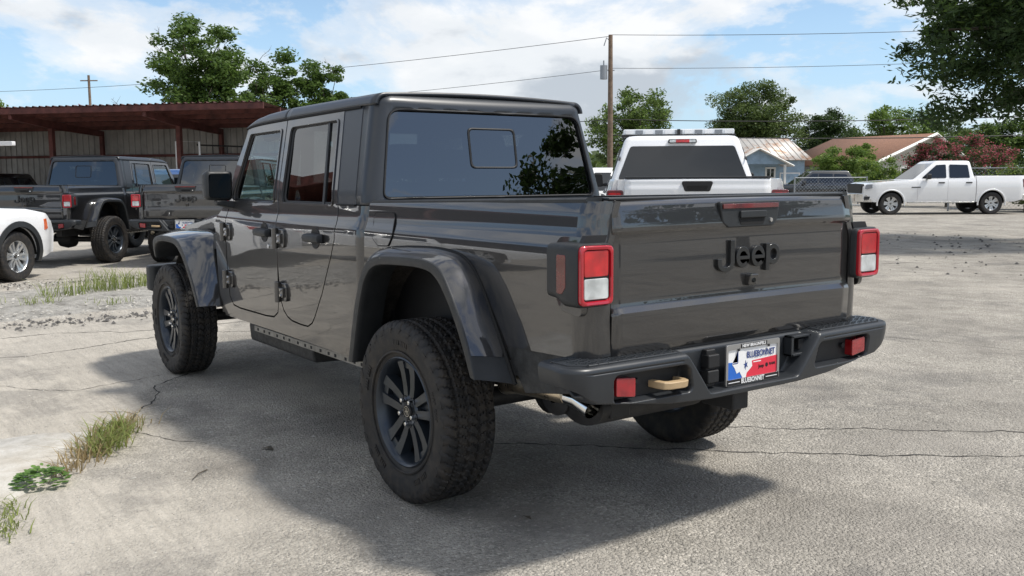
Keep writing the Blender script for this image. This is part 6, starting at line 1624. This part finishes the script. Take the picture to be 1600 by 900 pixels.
tree('tree', 'light green tree behind the brown roofed house', T(1382, 74), 6.9, (0, 0, 4.1, 4.2, 3.0, 2.6), 95, 16000, .18, MAT['leaf_light'], 9, .25, GH, clump_r=.65, mat2=MAT['leaf_a'], frac2=.35)
tree('tree', 'dull green low tree beyond the gable of the brown roofed house', T(1470, 80), 6., (0, 0, 3.5, 3.6, 2.8, 2.5), 60, 10000, .2, MAT['leaf_olive'], 10, .25, GH, clump_r=.7)
tree('tree', 'leafy tree at the overgrown end of the hedge', T(1560, 62), 5.4, (0, 0, 3.2, 3.4, 2.5, 1.9), 60, 9000, .18, MAT['leaf_light'], 11, .2, GH, clump_r=.6, mat2=MAT['leaf_dark'], frac2=.5)
tree('tree', 'far green tree past the end of the hedge', T(1680, 60), 6.0, (0, 0, 3.4, 3.6, 2.8, 2.4), 55, 8000, .19, MAT['leaf_a'], 12, .2, GH, clump_r=.65)
tree('bush', 'bright green rounded bush beside the blue house', T(1318, 52), 3.6, (0, 0, 1.8, 1.7, 1.5, 1.6), 40, 8000, .13, MAT['leaf_light'], 13, .1, None, 'bush', clump_r=.42)
tree('bush', 'leafy bush growing over the fence before the brown roofed house', T(1376, 46), 2.6, (0, 0, 1.15, 1.9, 1.2, 1.1), 40, 6500, .12, MAT['leaf_lime'], 14, .08, None, 'bush', clump_r=.38, mat2=MAT['leaf_a'], frac2=.5)
tree('flowering_bush', 'pink flowering bush behind the side on white pickup', T(1478, 43), 3.2, (0, 0, 1.95, 2.5, 1.6, 1.15), 75, 12500, .10, MAT['leaf_dark'], 15, .1, None, 'bush', clump_r=.36, mat2=MAT['blossom'], frac2=.33)
for i, (px, d, w, h) in enumerate(((1545, 40, 1.6, 1.0), (1600, 37, 1.6, .95), (1660, 36, 1.7, 1.1))):
    tree('hedge_bush', ('dry vine covered bush on the fence behind the pickup bed', 'lime tipped bush on the fence past the pickup tail', 'dense bush at the far end of the fence')[i], T(px, d), 2*h, (0, 0, h, w, .8, h*.9), 32, 5500, .11, (MAT['leaf_dark'], MAT['leaf_olive'], MAT['leaf_a'])[i], 20+i, .06, 'bushes along the fence', 'bush', clump_r=.36, mat2=MAT['leaf_lime'], frac2=.12)
tree('bush', 'low green shrub on the ground beside the pickup tail', T(1625, 37.5), .9, (0, 0, .42, .75, .5, .4), 14, 2600, .09, MAT['leaf_a'], 30, .03, None, 'bush', clump_r=.25)
tree('tree', 'dark leafy tree whose boughs hang over the lot', T(1745, 19.5), 9, (1.05, 1.45, 4.9, 3.5, 3.4, 3.3), 190, 40000, .15, MAT['leaf_dark'], 40, .3, None, clump_r=.55, aspect=.34, droop=.35, hang=.4, mat2=MAT['leaf_a'], frac2=.12)
# behind the camera (seen only mirrored in paint and glass)
tree('tree', 'dark tree standing across the lot behind the grey pickup', (-16, -17.4), 9, (0, 0, 5.2, 3.4, 3.4, 4.2), 80, 9000, .26, MAT['leaf_dark'], 41, .3, None, clump_r=.8)
# far wood closing the horizon
def far_wood():
    rr = np.random.default_rng(77); n = 16000; V = np.zeros((n, 4, 3), np.float32)
    a = CAM_COPY_YAW+rr.uniform(-1.25, 1.35, n); r_ = 118+rr.normal(0, 5, n)
    hh = 4.2+1.0*np.sin(a*23)+.9*np.sin(a*57+1)+.6*np.sin(a*131)
    z = np.abs(rr.random(n))**.8*hh
    c = np.stack([CAM_COPY_XY.x+r_*np.cos(a), CAM_COPY_XY.y+r_*np.sin(a), z], 1)
    e = rr.normal(size=(n, 3)); e /= np.linalg.norm(e, axis=1)[:, None]; f = np.cross(e, rr.normal(size=(n, 3))); f /= np.linalg.norm(f, axis=1)[:, None]
    s_ = (.35+.35*rr.random(n))[:, None]
    V[:, 0] = c-e*s_; V[:, 1] = c+f*s_*.7; V[:, 2] = c+e*s_; V[:, 3] = c-f*s_*.7
    me = bpy.data.meshes.new('far_wood'); me.vertices.add(4*n); me.vertices.foreach_set('co', V.ravel()); me.loops.add(4*n); me.loops.foreach_set('vertex_index', np.arange(4*n, dtype=np.int32))
    me.polygons.add(n); me.polygons.foreach_set('loop_start', np.arange(0, 4*n, 4, dtype=np.int32)); me.update(calc_edges=True); me.validate(); me.materials.append(MAT['leaf_olive'])
    o = bpy.data.objects.new('far_wood', me); COL.objects.link(o); tag(o, 'distant line of low trees closing the horizon', 'trees', kind='stuff')
far_wood()
